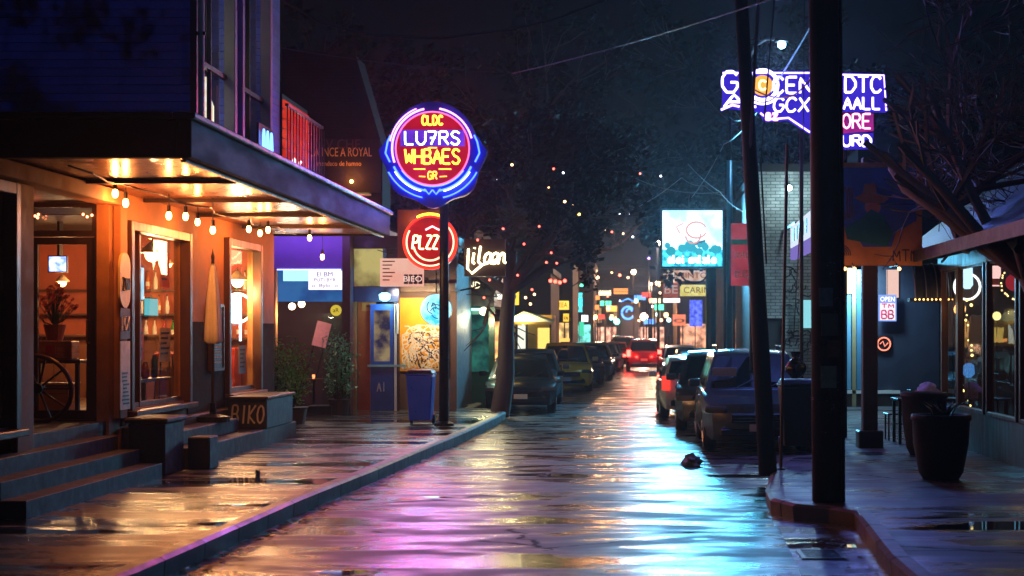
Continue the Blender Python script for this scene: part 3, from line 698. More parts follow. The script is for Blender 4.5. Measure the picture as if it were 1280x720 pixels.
# wagon wheel by the lobby
ww = thing('wagon_wheel', 'old wooden wagon wheel leaning in the lobby beside the door', 'wheel')
c = Vector((-7.55, 20.35, 1.32)); 
MB().tube([(c.x + .42 * math.cos(a), c.y - .1 * math.sin(a), c.z + .42 * math.sin(a)) for a in [q * 2 * math.pi / 28 for q in range(28)]], .03, 8, closed=True).build('rim', m_trimw, ww)
for q in range(10):
    a = q * 2 * math.pi / 10; MB().tube([c, (c.x + .41 * math.cos(a), c.y - .1 * math.sin(a), c.z + .41 * math.sin(a))], .014, 6).build('spoke', m_trimw, ww)
MB().lathe([(.07, -.06), (.07, .06)], c, 12, 'y').build('hub', m_iron, ww)
# roof balcony with red sign
bl = thing('balcony_railing', 'black iron railing on the canopy roof beyond the upper windows', 'railing')
mb = MB()
for k in range(14): y = 27.4 + k * .25; mb.tube([(-5.9, y, 4.33), (-5.9, y, 5.9)], .012, 5)
mb.build('bars', m_iron, bl)
MB().box(-5.93, 27.35, 5.9, -5.87, 30.45, 5.95).box(-5.92, 27.35, 4.6, -5.88, 30.45, 4.63).build('rail', m_iron, bl)
rs = thing('red_sign', 'red lit slatted sign panel above the end of the canopy', 'sign')
mb = MB()
for k in range(8): mb.box(-6.76, 30.95, 5.05 + k * .19, -6.72, 33.3, 5.05 + k * .19 + .155)
mb.build('slats', emvar('red_slat', (.62, .02, .01), (.9, .06, .03), .75, 2.5), rs)
MB().box(-6.9, 30.93, 4.95, -6.765, 33.35, 6.65).build('backing', m_black, rs)
t = MB(); neon(t, 'OLE', 0, 0, .35, .9, .022, y=-.03); onwall(t, 32.0, 5.3, -6.72).build('lettering', em('pale_neon', (1, .6, .6), 2.5), rs)
sn = thing('blue_neon', 'small blue neon swirl behind the balcony railing', 'neon sign')
mb = MB()
mb.tube([(-6.55, 28.4 + .8 * (i / 24), 5.3 + .35 * math.sin(i * .7)) for i in range(25)], .02, 6)
mb.build('tube', em('swirl_blue', (.1, .3, 1), 5), sn)
MB().box(-6.64, 28.3, 4.9, -6.6, 29.4, 5.75).build('backing', m_black, sn)

for i, (y0, y1, z0, z1, colr, lab) in enumerate(((23.5, 23.95, 2.7, 3.2, '#c05030', 'small red concert poster at the far top corner of the wide window'), (23.45, 24.0, 1.6, 2.1, '#d8b070', 'buff handbill low at the far side of the wide window'), (22.3, 22.7, 1.65, 2.1, '#b84838', 'red flyer under the teal lit card in the wide window'), (27.0, 27.5, 1.5, 2.0, '#c86040', 'orange flyer low in the narrow window'), (28.2, 28.7, 1.3, 1.8, '#88b0b0', 'pale green flyer at the bottom corner of the narrow window'))):
    t = thing('flyer', lab, 'poster'); MB().box(-6.93, y0, z0, -6.925, y1, z1).build('sheet', pm('flyer_%d' % i, C(colr), .7, .4, 12, .03), t)
    q = MB()
    for k in range(5): q.box(-6.924, y0 + .06, z1 - .09 - k * .075, -6.922, y1 - .06 - .07 * (k % 3), z1 - .06 - k * .075)
    q.build('print', m_black, t)
# ------------------------------------------------------------------ storefronts that face up the street
m_wine = pm('wine_wall', C('#4a2030'), .6, .35, 4, .2)
m_violet = pm('violet_board', C('#6a4a9a'), .5, .25, 3, .1)
m_blue = pm('blue_door_paint', C('#1d4f9a'), .4, .35, 5, .2)
m_orange = pm('orange_paint', C('#b0501c'), .5, .3, 5, .15)
def sign_text(parent, body, x, y, z, h, mat, depth=.012, width=None, bold=0, name='lettering'):
    return text_mb(body, h, depth, bold, width).build(name, mat, parent, loc=(x, y, z))
# patio cafe: purple fascia, blue banner
cafe = thing('patio_cafe', 'purple fronted patio cafe set back beyond the end of the canopy', 'building')
d = 37.0; x0, x1 = PX(333, d), PX(437, d)
MB().box(x0 - 2, d, 3.5, x1, d + .2, 4.5).build('fascia', m_violet, cafe)
MB().box(x0 - 2, d + .22, 2.75, x1, d + .4, 3.55).build('banner_board', emvar('blue_board', (.02, .12, .5), (.05, .28, .8), .45, 1.5), cafe)
MB().box(x0 - 2, d + 2.4, 0, x1, d + 2.6, 4.5).build('back_wall', m_wine, cafe)
MB().box(x0 - 2, d + .2, 4.502, x1 + .2, d + 8, 4.7).build('roof', m_black, cafe)
MB().box(x1 - .16, d - .05, SW, x1 + .02, d + .18, 4.5).build('post', pm('post_maroon', C('#3a1a22'), .5), cafe)
MB().box(x0 - .2, d - .02, SW, x0 + .22, d + .19, 3.498).build('post', m_stucco, cafe)
MB().box(x1 - .1, d + .42, SW, x1 - .02, d + 2.4, 4.4).build('side_wall', m_wine, cafe)
wn = thing('door', None, None); wn.parent = cafe
MB().box(-7.6, d + 2.32, SW, -6.95, d + 2.39, 2.5).build('leaf', m_dkwood, wn); MB().box(-7.5, d + 2.31, 1.2, -7.05, d + 2.318, 2.4).build('pane', m_glass, wn)
for a, b, lab in ((PX(352, d), PX(383, d), ''),):
    MB().box(a, d + .17, PZ(351, d), b, d + .215, PZ(337, d)).build('blue_light_box', em('cyan_box', (.35, .75, 1), 1.6), cafe)
MB().box(x0 + .25, d - .03, 3.47, x1 - .2, d - .005, 3.495).build('light_tube', em('violet_tube', (.3, .35, 1), 5), cafe)
sg = thing('menu_light_sign', 'white backlit sign with purple letters on the blue banner of the patio cafe', 'sign')
light('AREA', ((x0 + x1) / 2, d - .7, 4.3), 22, (.42, .2, 1), cafe, 2.2, (R(50), 0, 0), sy=.2)
a, b = PX(385, d), PX(426, d)
MB().box(a, d + .05, PZ(362, d), b, d + .16, PZ(338, d)).build('light_box', em('white_sign', (1, .93, 1), 1.35), sg)
m_purp = pm('purple_ink', C('#5a2a9a'), .6)
cx = (a + b) / 2
sign_text(sg, 'EI BM', cx, d + .045, PZ(343, d), .11, m_purp, .004, .36)
sign_text(sg, 'PUTI BYR', cx, d + .045, PZ(350, d), .08, m_purp, .004, .5)
sign_text(sg, 'o  Bylo  o', cx, d + .045, PZ(357, d), .08, m_purp, .004, .6)
for i, (x, y, lab) in enumerate(((365, 383, 'white globe lamp hanging in the porch of the patio cafe, nearer the bar'), (377, 380, 'warm globe lamp hanging in the porch of the patio cafe, nearer its door'))):
    t = thing('globe_lamp', lab, 'lamp', group='globe lamps in the cafe porch'); p = P(x, y, d + .9)
    MB().sphere(p, .085, 12).build('globe', em('cafe_globe', (1, .75, .45), 7), t, smooth=True); MB().tube([p, (p.x, p.y, 4.5)], .008, 5).build('cord', m_black, t)
    light('POINT', (p.x, p.y - .9, p.z - .2), 26, (1, .75, .45), t)
t = thing('oval_sign', 'small yellow oval sign hanging in the porch of the patio cafe', 'sign'); p = P(420, 388, d + .6)
MB().lathe([(.13, -.012), (.13, .012)], p, 18, 'y').build('disc', em('yellow_oval', (.8, .6, .05), .8), t); MB().tube([(p.x, p.y, p.z + .12), (p.x, p.y, 4.5)], .006, 4).build('hanger', m_iron, t)
sign_text(t, 'aR', p.x, p.y - .016, p.z, .1, m_black, .004)
t = thing('poster_board', 'tilted pink poster board standing by the cafe door', 'poster'); 
M = Matrix.Translation(P(402, 418, d + 1.2)) @ Matrix.Rotation(R(14), 4, 'Y')
MB().mbox(M, (.34, .03, .6)).build('board', pm('pink_poster', C('#c87890'), .6, .3, 10), t)
MB().mbox(M @ Matrix.Translation((-.12, .03, -.55)), (.03, .03, 1.2)).mbox(M @ Matrix.Translation((.12, .03, -.55)), (.03, .03, 1.2)).build('stand', m_iron, t)
tb = thing('cafe_table', 'small dark cafe table on the patio with a lit red candle', 'table'); p = P(392, 450, d + .4)
MB().lathe([(.3, .74), (.3, .77)], (p.x, p.y, SW), 18).build('tabletop', m_trimw, tb); MB().tube([(p.x, p.y, SW), (p.x, p.y, SW + .74)], .03, 8).build('stem', m_iron, tb); MB().lathe([(.2, 0), (.2, .03), (.04, .05)], (p.x, p.y, SW), 14).build('base', m_iron, tb)
cd = thing('candle', 'small lit candle cup on the patio table', 'candle'); MB().lathe([(.03, 0), (.035, .09)], (p.x, p.y, SW + .772), 10).build('cup', em('candle_red', (1, .25, .08), 3), cd)
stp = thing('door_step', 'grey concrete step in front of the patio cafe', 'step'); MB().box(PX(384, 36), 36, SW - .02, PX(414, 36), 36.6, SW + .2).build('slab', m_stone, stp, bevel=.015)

# leafy shrubs in tubs beside the patio
def shrub(lab, x, d, h, r, seed, col='#4a9a48', tub=True, base=SW):
    rr = random.Random(seed); t = thing('potted_shrub', lab, 'plant')
    if tub: MB().lathe([(r * .6, 0), (r * .72, .3), (r * .78, .34), (r * .66, .34)], (x, d, base), 16).build('tub', pm('tub_clay', C('#3a2a22'), .6), t)
    st = MB(); lf = MB()
    for i in range(26):
        a = rr.uniform(0, 6.28); e = Vector((x + r * .9 * math.cos(a) * rr.random(), d + r * .9 * math.sin(a) * rr.random(), base + .34 + (h - .34) * rr.uniform(.35, 1)))
        s = Vector((x + .1 * math.cos(a), d + .1 * math.sin(a), base + .3)); m = (s + e) / 2 + Vector((rr.uniform(-.1, .1), rr.uniform(-.1, .1), .1))
        st.tube([s, m, e], [.012, .008, .004], 4)
        for q in range(55):
            k = rr.uniform(.25, 1.05); b = s.lerp(e, k) + Vector((rr.gauss(0, .1), rr.gauss(0, .1), rr.gauss(0, .1)))
            v = Vector((rr.gauss(0, 1), rr.gauss(0, 1), rr.gauss(0, .8))).normalized() * rr.uniform(.04, .085); w = v.orthogonal().normalized() * v.length * .3
            lf.quad(b, b + v * .5 + w, b + v, b + v * .5 - w)
    st.build('stem', m_dkwood, t); lf.build('foliage', pm('leaf_' + col, C(col), .45, .6, 2, 0), t)
shrub('tall dark green shrub by the planter box at the end of the terrace', PX(362, 32.4), 32.4, 1.75, .5, 3)
shrub('slim shrub squeezed between the terrace and the tallest shrub', PX(343, 31.2), 31.2, 1.7, .3, 8, '#408a44')
shrub('rounded dark shrub by the post of the patio cafe', PX(424, 36.2), 36.2, 1.75, .34, 5, '#408a44')

# blue shop
bs = thing('blue_shop', 'narrow blue painted shop with an orange door post beside the patio cafe', 'building')
d = 37.6; a, b = PX(438, d), PX(498, d)
MB().box(a, d, 4.0, b + .1, d + 5, 4.3).build('roof', m_black, bs)
MB().box(a, d + .02, 2.75, b, d + .2, 3.1).build('lintel', pm('blue_dark', C('#20264a'), .5), bs)
MB().box(a, d + .3, 3.1, b, d + .45, 4.0).build('upper_wall', m_wine, bs)
wn = thing('window', None, None); wn.parent = bs
MB().box(a + .05, d + .1, 3.12, a + .75, d + .16, 4.0).build('pane', emvar('warm_window', (.16, .12, .05), (.62, .52, .18), .8, 1.6), wn)
MB().box(a + .0, d + .08, 3.1, a + .05, d + .2, 4.0).box(a + .75, d + .08, 3.1, a + .82, d + .2, 4.0).build('frame', pm('steel_blue', C('#5a7088'), .4), wn)
MB().box(a, d + .02, SW, a + .12, d + .2, 2.75).build('post', m_stucco, bs)
MB().box(a + .14, d + .25, SW, a + .42, d + .4, 2.75).build('orange_panel', m_orange, bs)
dr = thing('door', None, None); dr.parent = bs
mb = MB(); wallgrid(mb, a + .46, a + 1.0, SW, 2.7, [(a + .54, a + .92, 1.35, 2.55)], lambda q, z, t: (q, d + .06 + .06 * t, z)); mb.build('leaf', m_blue, dr)
MB().box(a + .54, d + .1, 1.35, a + .92, d + .106, 2.55).build('pane', emvar('door_pane', (.05, .04, .1), (.55, .4, .2), .5, 3), dr)
MB().box(a + .4, d + .0, 1.22, a + 1.3, d + .05, 1.27).build('ledge', pm('pale_ledge', C('#80b0b0'), .4), dr)
t = MB(); neon(t, 'AI', 0, 0, .22, .2, .014, n=5); t.build('lettering', m_white, dr, loc=(a + .72, d + .055, .75))
MB().box(a + 1.02, d + .03, SW, b, d + .2, 2.75).build('side_panel', pm('brown_panel', C('#3a2420'), .5), bs)
MB().box(a + 1.05, d + .01, 2.0, a + 1.13, d + .028, 2.7).box(b - .1, d + .01, SW, b - .04, d + .028, 2.7).build('trim_strip', m_white, bs)
t = thing('poster', 'orange poster high on the orange panel of the blue shop', 'poster'); p = P(461, 382, d + .24); MB().box(p.x - .17, p.y - .01, p.z - .13, p.x + .17, p.y + .005, p.z + .13).build('sheet', pm('orange_poster', C('#d07830'), .6, .3, 9), t)
sign_text(t, 'olo', p.x, p.y - .014, p.z, .08, m_black, .004)
t = thing('wall_lamp', 'cyan glowing lantern over the brown panel of the blue shop', 'lamp'); p = P(481, 371, d - .1)
MB().lathe([(.05, -.1), (.12, -.06), (.14, .05), (.06, .1)], p, 12).build('globe', em('cyan_lamp', (.25, .85, 1), 5), t, smooth=True); MB().box(p.x - .03, p.y, p.z + .1, p.x + .03, p.y + .14, p.z + .14).build('bracket', m_iron, t)
light('POINT', (p.x, p.y - .35, p.z - .1), 30, (.3, .8, 1), t)
t = thing('wall_lamp', 'small teal lamp beside the orange panel of the blue shop', 'lamp'); p = P(434, 415, d - .08); MB().lathe([(.03, -.09), (.06, 0), (.03, .09)], p, 10).build('globe', em('teal_lamp', (.15, .75, .75), 3), t, smooth=True); MB().box(p.x - .02, p.y, p.z + .09, p.x + .02, p.y + .14, p.z + .12).build('bracket', m_iron, t)

# the shop with the mural and the round signs
mu = thing('mural_shop', 'small shop with a yellow graffiti mural wall under neon signs', 'building')
d = 38.4; a, b = PX(497, d), PX(571, d)
MB().box(a, d, 0, b, d + .2, 4.1).build('wall', pm('grimy_wall', C('#5a4038'), .6, .4, 4, .2), mu)
MB().box(b - .2, d + .2, 0, b, 46, 4.1).build('side_wall', pm('dark_side', C('#1f2a38'), .6), mu)
MB().box(a - .1, d - .5, 4.102, b + .1, 46, 4.3).build('roof', m_black, mu)
MB().box(a, d - .3, 3.0, b, d - .02, 3.2).build('ledge', pm('brown_ledge', C('#40281f'), .5), mu)
w0_, w1_ = PX(500, d), PX(558, d)
MB().box(w0_, d - .03, 1.1, w1_, d - .005, 2.86).build('mural', pm('mural_yellow', C('#e8a020'), .5, .25, 2.5), mu)
gr = MB(); gr2 = MB(); rr = random.Random(4)
def scrib(mb, cx, cz, w, h, n, r):
    for i in range(n):
        x, z = cx + rr.uniform(-w, w), cz + rr.uniform(-h, h); pts = [(x, 0, z)]; aa = rr.uniform(0, 6.28)
        for k in range(rr.randrange(3, 7)):
            aa += rr.gauss(0, .9); x = min(max(x + .09 * math.cos(aa), cx - w), cx + w); z = min(max(z + .09 * math.sin(aa), cz - h), cz + h); pts.append((x, 0, z))
        mb.tube(pts, r, 4)
mx = (w0_ + w1_) / 2
scrib(gr, mx + .1, 1.6, .44, .42, 34, .016); scrib(gr2, mx, 1.68, .5, .52, 100, .014); light('AREA', (mx, d - .9, 3.0), 60, (1, .75, .4), mu, 1.2, (R(38), 0, 0), sy=.1)
for g_ in (gr, gr2): g_.v = [(x, y * .2 + d - .032, z) for x, y, z in g_.v]
gr.build('graffiti', pm('graffiti_dark', C('#2a1a38'), .6), mu); gr2.build('graffiti', pm('graffiti_white', C('#e8dcd4'), .6), mu)
t = MB()
for k in range(12): t.tube([(mx - .42 + k * .08, d - .045, 1.16), (mx - .5 + k * .085, d - .045, 1.32 + .05 * (k % 2))], .014, 4)
t.build('graffiti', pm('graffiti_pale', C('#e0c890'), .6), mu)
MB().box(w1_ + .02, d - .04, 1.0, w1_ + .07, d - .005, 2.95).box(w0_ - .06, d - .04, SW, w0_ - .01, d - .005, 2.95).build('frame', m_black, mu)

pz = thing('round_neon_sign', 'round red neon sign with cream scrawled letters on a dark drum', 'neon sign')
c = P(538, 303, 36.2); r = .62
MB().lathe([(r, 0), (r, .28)], c, 40, 'y').build('drum', pm('drum_red', C('#5a0c0c'), .4), pz)
MB().lathe([(1e-4, -.012), (r * .97, -.012), (r * .97, -.002)], c, 40, 'y').build('face', emvar('drum_face', (.35, .008, .008), (.62, .012, .012), .9, 2.2), pz)
red = em('neon_red', (1, .025, .012), 2.6); cream = em('neon_cream', (1, .45, .25), 3.5)
MB().tube(arc(c.x, c.z, r * .96, 0, 360, 40, c.y - .05), .028, 6).build('rim_tube', red, pz)
MB().tube(arc(c.x, c.z, r * .86, 150, 405, 30, c.y - .06), .02, 6).tube(arc(c.x, c.z - .04, r * .6, 190, 350, 20, c.y - .06), .022, 6).build('smile_tube', cream, pz)
MB().tube(arc(c.x, c.z, r * 1.03, 62, 118, 12, c.y - .05), .03, 6).build('yellow_tube', em('neon_yellow', (1, .5, .02), 7), pz)
t = MB(); neon(t, 'PLZZi', c.x - .04, c.z + .0, .3, .72, .02, y=c.y - .07, slant=.1); t.build('lettering', em('neon_letter', (1, .62, .25), 8), pz)
MB().tube([(c.x - .1, c.y - .06, c.z + .28), (c.x + .05, c.y - .06, c.z + .36), (c.x + .2, c.y - .06, c.z + .28), (c.x + .34, c.y - .06, c.z + .32), (c.x + .4, c.y - .06, c.z + .15)], .02, 6).build('squiggle_tube', em('neon_pink', (1, .3, .35), 7), pz)
light('AREA', (c.x, c.y - .2, c.z), 70, (1, .1, .05), pz, 1.0, (R(-90), 0, 0))
MB().tube([(c.x + .1, c.y + .28, c.z), (c.x + .1, 38.4, c.z)], .05, 8).build('arm', m_iron, pz)
light('POINT', (c.x - .45, 36.66, c.z + .52), 9, (1, .3, .12), pz, .05); light('POINT', (c.x + .3, 36.66, c.z + .62), 5, (1, .3, .12), pz, .05)
bd = thing('brown_sign_board', 'blank brown square board behind the round red neon sign', 'sign board'); p = P(525, 285, 37.0)
MB().box(PX(497, 37), 36.95, PZ(330, 37), PX(560, 37), 37.03, PZ(262, 37)).build('panel', pm('board_brown', C('#6a4030'), .6, .2, 5), bd, bevel=.01)
MB().box(p.x - .4, 37.032, p.z - .2, p.x - .34, 38.4, p.z - .14).box(p.x + .34, 37.032, p.z - .2, p.x + .4, 38.4, p.z - .14).build('bracket', m_iron, bd)
ms = thing('menu_sign', 'pink backlit menu sign with red lines under the round red neon sign', 'sign'); dd = 36.6
a_, b_ = PX(475, dd), PX(529, dd); zt, zb = PZ(323, dd), PZ(358, dd)
MB().box(a_, dd, zb, b_, dd + .14, zt).build('light_box', emvar('pink_box', (1, .42, .32), (1, .55, .42), .85, 2), ms)
mb = MB()
for k in range(6): mb.box(a_ + .06, dd - .006, zt - .08 - k * .085, a_ + .34 - .06 * (k % 3), dd - .001, zt - .055 - k * .085)
mb.build('menu_lines', pm('ink_red', C('#a01818'), .6), ms)
mb = MB()
for k in range(4): mb.box(PX(505 + k * 6, dd), dd - .012, PZ(355, dd), PX(510 + k * 6, dd), dd - .001, PZ(343, dd))
mb.build('tile', pm('plum', C('#501838'), .5), ms)
sign_text(ms, 'BIEO', PX(516, dd), dd - .018, PZ(349, dd), .13, em('pale_letter', (1, .7, .6), 1), .006, .42)
MB().box(a_ + .1, dd + .14, zb + .2, a_ + .16, 38.3, zb + .26).box(b_ - .16, dd + .14, zb + .2, b_ - .1, 38.3, zb + .26).build('bracket', m_iron, ms)
bds = thing('round_blue_sign', 'round cyan backlit sign hanging before the mural', 'sign'); c = P(545, 387, 37.2)
MB().lathe([(.37, 0), (.37, .12)], c, 32, 'y').build('drum', m_black, bds)
MB().lathe([(1e-4, -.01), (.36, -.01), (.36, -.001)], c, 32, 'y').build('face', emvar('cyan_face', (.05, .5, .75), (.55, .95, 1), 1.7, 4), bds)
t = MB(); rr = random.Random(12)
for i in range(7):
    aa = rr.uniform(0, 6.28); t.tube(arc(c.x + rr.uniform(-.1, .1), c.z + rr.uniform(-.1, .1), rr.uniform(.08, .2), math.degrees(aa), math.degrees(aa) + rr.uniform(60, 160), 8, c.y - .015), .01, 4)
t.build('drawing', pm('teal_ink', C('#0a5070'), .6), bds)
MB().tube([(c.x, c.y + .06, c.z + .37), (c.x, c.y + .06, 4.1)], .015, 6).build('hanger', m_iron, bds)
light('AREA', (c.x, c.y - .15, c.z), 22, (.3, .8, 1), bds, .6, (R(-90), 0, 0))

# big neon sign on its own pole
np_ = thing('sign_pole', 'slim dark steel pole carrying the big round neon sign at the kerb', 'pole'); px_ = PX(555, 31.7); dp_ = 31.7
MB().tube([(px_, dp_, SW), (px_, dp_, 6.4)], [.1, .085], 12).build('shaft', m_iron, np_, smooth=True)
MB().lathe([(.2, 0), (.2, .05), (.12, .09)], (px_, dp_, SW), 14).build('base', m_iron, np_)
MB().lathe([(1e-4, .1), (.09, .04), (.1, 0)], (px_, dp_, 6.4), 12).build('cap', m_iron, np_)
ns = thing('big_neon_sign', 'big round neon sign with red face and yellow and blue letters on a slim pole', 'neon sign', P(541, 186, 31.3)); ns.scale = (.875,) * 3
c = Vector((0, 0, 0)); r = .82
out = []
for i in range(60):
    a = 2 * math.pi * i / 60; rr_ = 1.0 + (.16 + .05 * math.cos(8 * a) if math.sin(a) < .1 else max(0, .16 - .5 * math.sin(a))); out.append((c.x + rr_ * math.cos(a), c.z + rr_ * math.sin(a) * 1.08 - .02))
MB().prism(out, c.y + .01, c.y + .24).build('cabinet', pm('cabinet_glow_blue', C('#2438d8'), .5), ns)  # lower half widened and coloured blue to carry the glow around the tubes
MB().lathe([(1e-4, -.03), (r, -.03), (r, .008)], c, 48, 'y').build('face', emvar('red_face', (.5, .006, .025), (.75, .01, .05), .7, 1.2), ns)
MB().box(c.x - .72, c.y - .045, c.z + .05, c.x + .72, c.y - .032, c.z + .42).build('name_band', emvar('violet_band', (.08, .02, .5), (.2, .04, .8), 1.0, 2.5), ns)
pinkw = em('tube_pinkwhite', (1, .3, .55), 4); blu = em('tube_blue', (.05, .13, 1), 5); wht = em('tube_paleblue', (.55, .75, 1), 7); yel = em('tube_yellow', (1, .5, .03), 6); redt = em('tube_red', (1, .05, .06), 10)
MB().tube(arc(c.x, c.z, r * 1.0, 0, 360, 48, c.y - .06), .018, 6).build('ring_tube', em('tube_pink', (1, .1, .28), 3), ns)
MB().tube(arc(c.x, c.z, r * 1.1, 15, 80, 16, c.y - .06), .022, 6).tube(arc(c.x, c.z, r * 1.1, 102, 200, 20, c.y - .06), .022, 6).tube(arc(c.x, c.z, r * 1.17, 112, 170, 14, c.y - .05), .014, 6).build('arc_tube', pinkw, ns)
b_t = MB()
b_t.tube(arc(c.x, c.z, r * 1.16, 205, 262, 16, c.y - .06), .026, 6).tube(arc(c.x, c.z, r * 1.16, 278, 335, 16, c.y - .06), .026, 6).tube(arc(c.x, c.z, r * 1.03, 215, 325, 24, c.y - .02), .018, 6)
for s in (-1, 1):
    b_t.tube([(c.x + s * .95, c.y - .06, c.z - .3), (c.x + s * 1.05, c.y - .06, c.z - .1), (c.x + s * 1.0, c.y - .06, c.z + .15), (c.x + s * .93, c.y - .06, c.z + .3)], .022, 6)
    b_t.tube([(c.x + s * .18, c.y - .06, c.z - .9), (c.x + s * .08, c.y - .06, c.z - 1.02), (c.x + s * .0, c.y - .06, c.z - .92)], .02, 6)
b_t.tube(arc(c.x, c.z, r * 1.36, 208, 258, 16, c.y - .03), .018, 6).tube(arc(c.x, c.z, r * 1.36, 282, 332, 16, c.y - .03), .018, 6)  # extra tubes added close to the cabinet to wash it blue
b_t.build('scroll_tube', blu, ns)
for a0_, a1_ in ((212, 255), (285, 328)): MB().tube(arc(c.x, c.z, r * 1.2, a0_, a1_, 12, c.y - .07), .014, 6).build('highlight_tube', wht, ns)
t = MB(); neon(t, 'CLDC', c.x, c.z + .63, .2, .46, .022, y=c.y - .07); t.build('lettering', yel, ns)
t = MB(); neon(t, 'LU7RS', c.x, c.z + .235, .29, 1.22, .022, y=c.y - .07); t.build('lettering', em('tube_cyanwhite', (.4, .7, 1), 7), ns)
t = MB(); neon(t, 'WHBAES', c.x, c.z - .18, .32, 1.22, .024, y=c.y - .07, gap=.22); t.build('lettering', yel, ns)
t = MB(); neon(t, 'GR', c.x, c.z - .6, .17, .2, .016, y=c.y - .07); t.tube([(c.x - .42, c.y - .06, c.z - .46), (c.x - .16, c.y - .06, c.z - .46)], .014, 5).tube([(c.x + .14, c.y - .06, c.z - .46), (c.x + .42, c.y - .06, c.z - .46)], .014, 5)
t.tube([(c.x - .3, c.y - .06, c.z - .62), (c.x - .16, c.y - .06, c.z - .63)], .012, 5).tube([(c.x + .16, c.y - .06, c.z - .63), (c.x + .32, c.y - .06, c.z - .62)], .012, 5).tube([(c.x - .1, c.y - .06, c.z + .015), (c.x + .1, c.y - .06, c.z + .015)], .014, 5); t.build('small_lettering', em('tube_orange', (1, .3, .02), 6), ns)
light('AREA', (c.x, c.y - .25, c.z + .2), BIG_W, (1, .03, .09), ns, 1.4, (R(-90), 0, 0))
light('AREA', (c.x, c.y - .25, c.z - .75), BIG_W * 1.1, (.06, .16, 1), ns, 1.0, (R(-80), 0, 0))
MB().box(.12, .245, -.9, .34, .3, .5).build('mount_plate', m_iron, ns)

# cream script neon on a dark box and the green shop
gs = thing('green_shop', 'dark green shopfront under the cream script neon by the street tree', 'building')
d = 42.0; a, b = PX(568, d), PX(618, d)
MB().box(a, d, 0, b, d + .2, 2.7).build('wall', pm('green_front', C('#123830'), .4, .3, 4), gs)
MB().box(a, d - .1, 2.72, b, d + 6, 4.3).build('upper_box', m_black, gs)
MB().box(a + .08, d - .03, 1.0, a + .36, d - .005, 2.5).box(a + .44, d - .03, 1.0, a + .9, d - .005, 2.5).build('pane', emvar('green_pane', (.005, .03, .03), (.02, .16, .12), .9, 3), gs)
MB().box(a + .02, d - .14, 2.6, b - .1, d - .03, 2.66).build('light_strip', em('mint_strip', (.35, 1, .8), 3), gs)
sign_text(gs, 'IGND', (a + b) / 2 - .1, d - .12, PZ(357, d), .18, em('cream_letter', (1, .85, .5), 2.2), .02, .52)
light('POINT', ((a + b) / 2, d - .4, 2.5), 8, (.3, 1, .75), gs)
sc_ = thing('script_neon', 'cream white script neon sign on a dark box beside the street tree', 'neon sign'); d = 36.3
a, b = PX(580, d), PX(631, d); zc = PZ(322, d)
MB().box(a, d + .06, zc - .42, b, d + .3, zc + .42).build('cabinet', pm('sc_cab', C('#2a1a14'), .5), sc_)
mb = MB(); neon(mb, 'ilaan', (a + b) / 2 + .06, zc + .06, .4, .82, .026, y=d, slant=.12, gap=-.02)
mb.tube([(a + .1, d, zc + .2), (a + .08, d, zc - .25), (a + .18, d, zc - .36), (a + .42, d, zc - .16), (b - .1, d, zc - .02)], .026, 6)
mb.build('lettering', em('script_cream', (1, .8, .4), 9), sc_)
light('AREA', ((a + b) / 2, d - .2, zc), 28, (1, .75, .4), sc_, .8, (R(-90), 0, 0))
MB().box(a + .05, d + .3, zc + .1, a + .12, 38.4, zc + .17).build('bracket', m_iron, sc_)
t = thing('globe_lamp', 'pale yellow globe lamp beside the trunk of the street tree', 'lamp'); p = P(604.5, 389, 41.2)
MB().sphere(p, .11, 14).build('globe', em('cream_globe', (1, .95, .55), 4), t, smooth=True); MB().tube([p, (p.x, 41.9, p.z + .1)], .012, 5).build('arm', m_iron, t)
light('POINT', (p.x + .1, p.y + .1, p.z - .25), 110, (1, .85, .45), t)
wb = thing('white_sign_bar', 'thin white light bar sign beside the street tree', 'sign'); p = P(622, 371, 43)
MB().box(p.x - .36, 43, p.z - .06, p.x + .3, 43.1, p.z + .06).build('light_box', em('white_bar', (1, .85, .65), 4), wb); MB().box(p.x - .05, 43.1, p.z - .02, p.x, 44.5, p.z + .02).build('bracket', m_iron, wb)
t = thing('yellow_sign', 'small yellow lit sign with dark ring on the far side of the tree trunk', 'sign'); p = P(641, 372, 43.5)
MB().box(p.x - .16, 43.5, p.z - .2, p.x + .16, 43.6, p.z + .2).build('light_box', em('yellow_box', (1, .6, .05), 1.5), t); MB().tube(arc(p.x, p.z + .03, .08, 0, 360, 14, 43.48), .018, 5).build('ring_mark', m_black, t); MB().box(p.x - .03, 43.6, p.z - .03, p.x + .03, 44.6, p.z + .03).build('bracket', m_iron, t)

# dark house with the painted wall sign
dh = thing('dark_house', 'tall dark gabled house with a faded painted sign behind the canopy', 'building')
d = 42.0; a, b = PX(352, d), PX(478, d)
MB().prism([(a, 0), (b, 0), (b, 6.9), (b - .7, 9.3), (a, 9.5)], d, d + 1.4).build('wall', brick('dark_brick', C('#140a0c'), C('#1a0c0e'), C('#0a0607'), 'y'), dh)
MB().box(a, d - .06, 5.7, b - .05, d - .005, 7.1).build('sign_panel', pm('old_panel', C('#1d1216'), .6), dh)
mf_ = pm('faded_gold', C('#f0b060'), .7, .4, 10)
sign_text(dh, 'V CHE', (a + b) / 2 + .3, d - .065, 6.95, .26, pm('faded_rose', C('#5a3034'), .7), .01, .9)
sign_text(dh, 'LA INCE A ROYAL', (a + b) / 2 + .25, d - .065, PZ(191, d), .24, mf_, .01, 1.6)
sign_text(dh, 'mendaco de hamno', (a + b) / 2 + .2, d - .065, PZ(205, d), .13, mf_, .01, 1.15)
wn = thing('window', None, None); wn.parent = dh; p = P(445, 232, d)
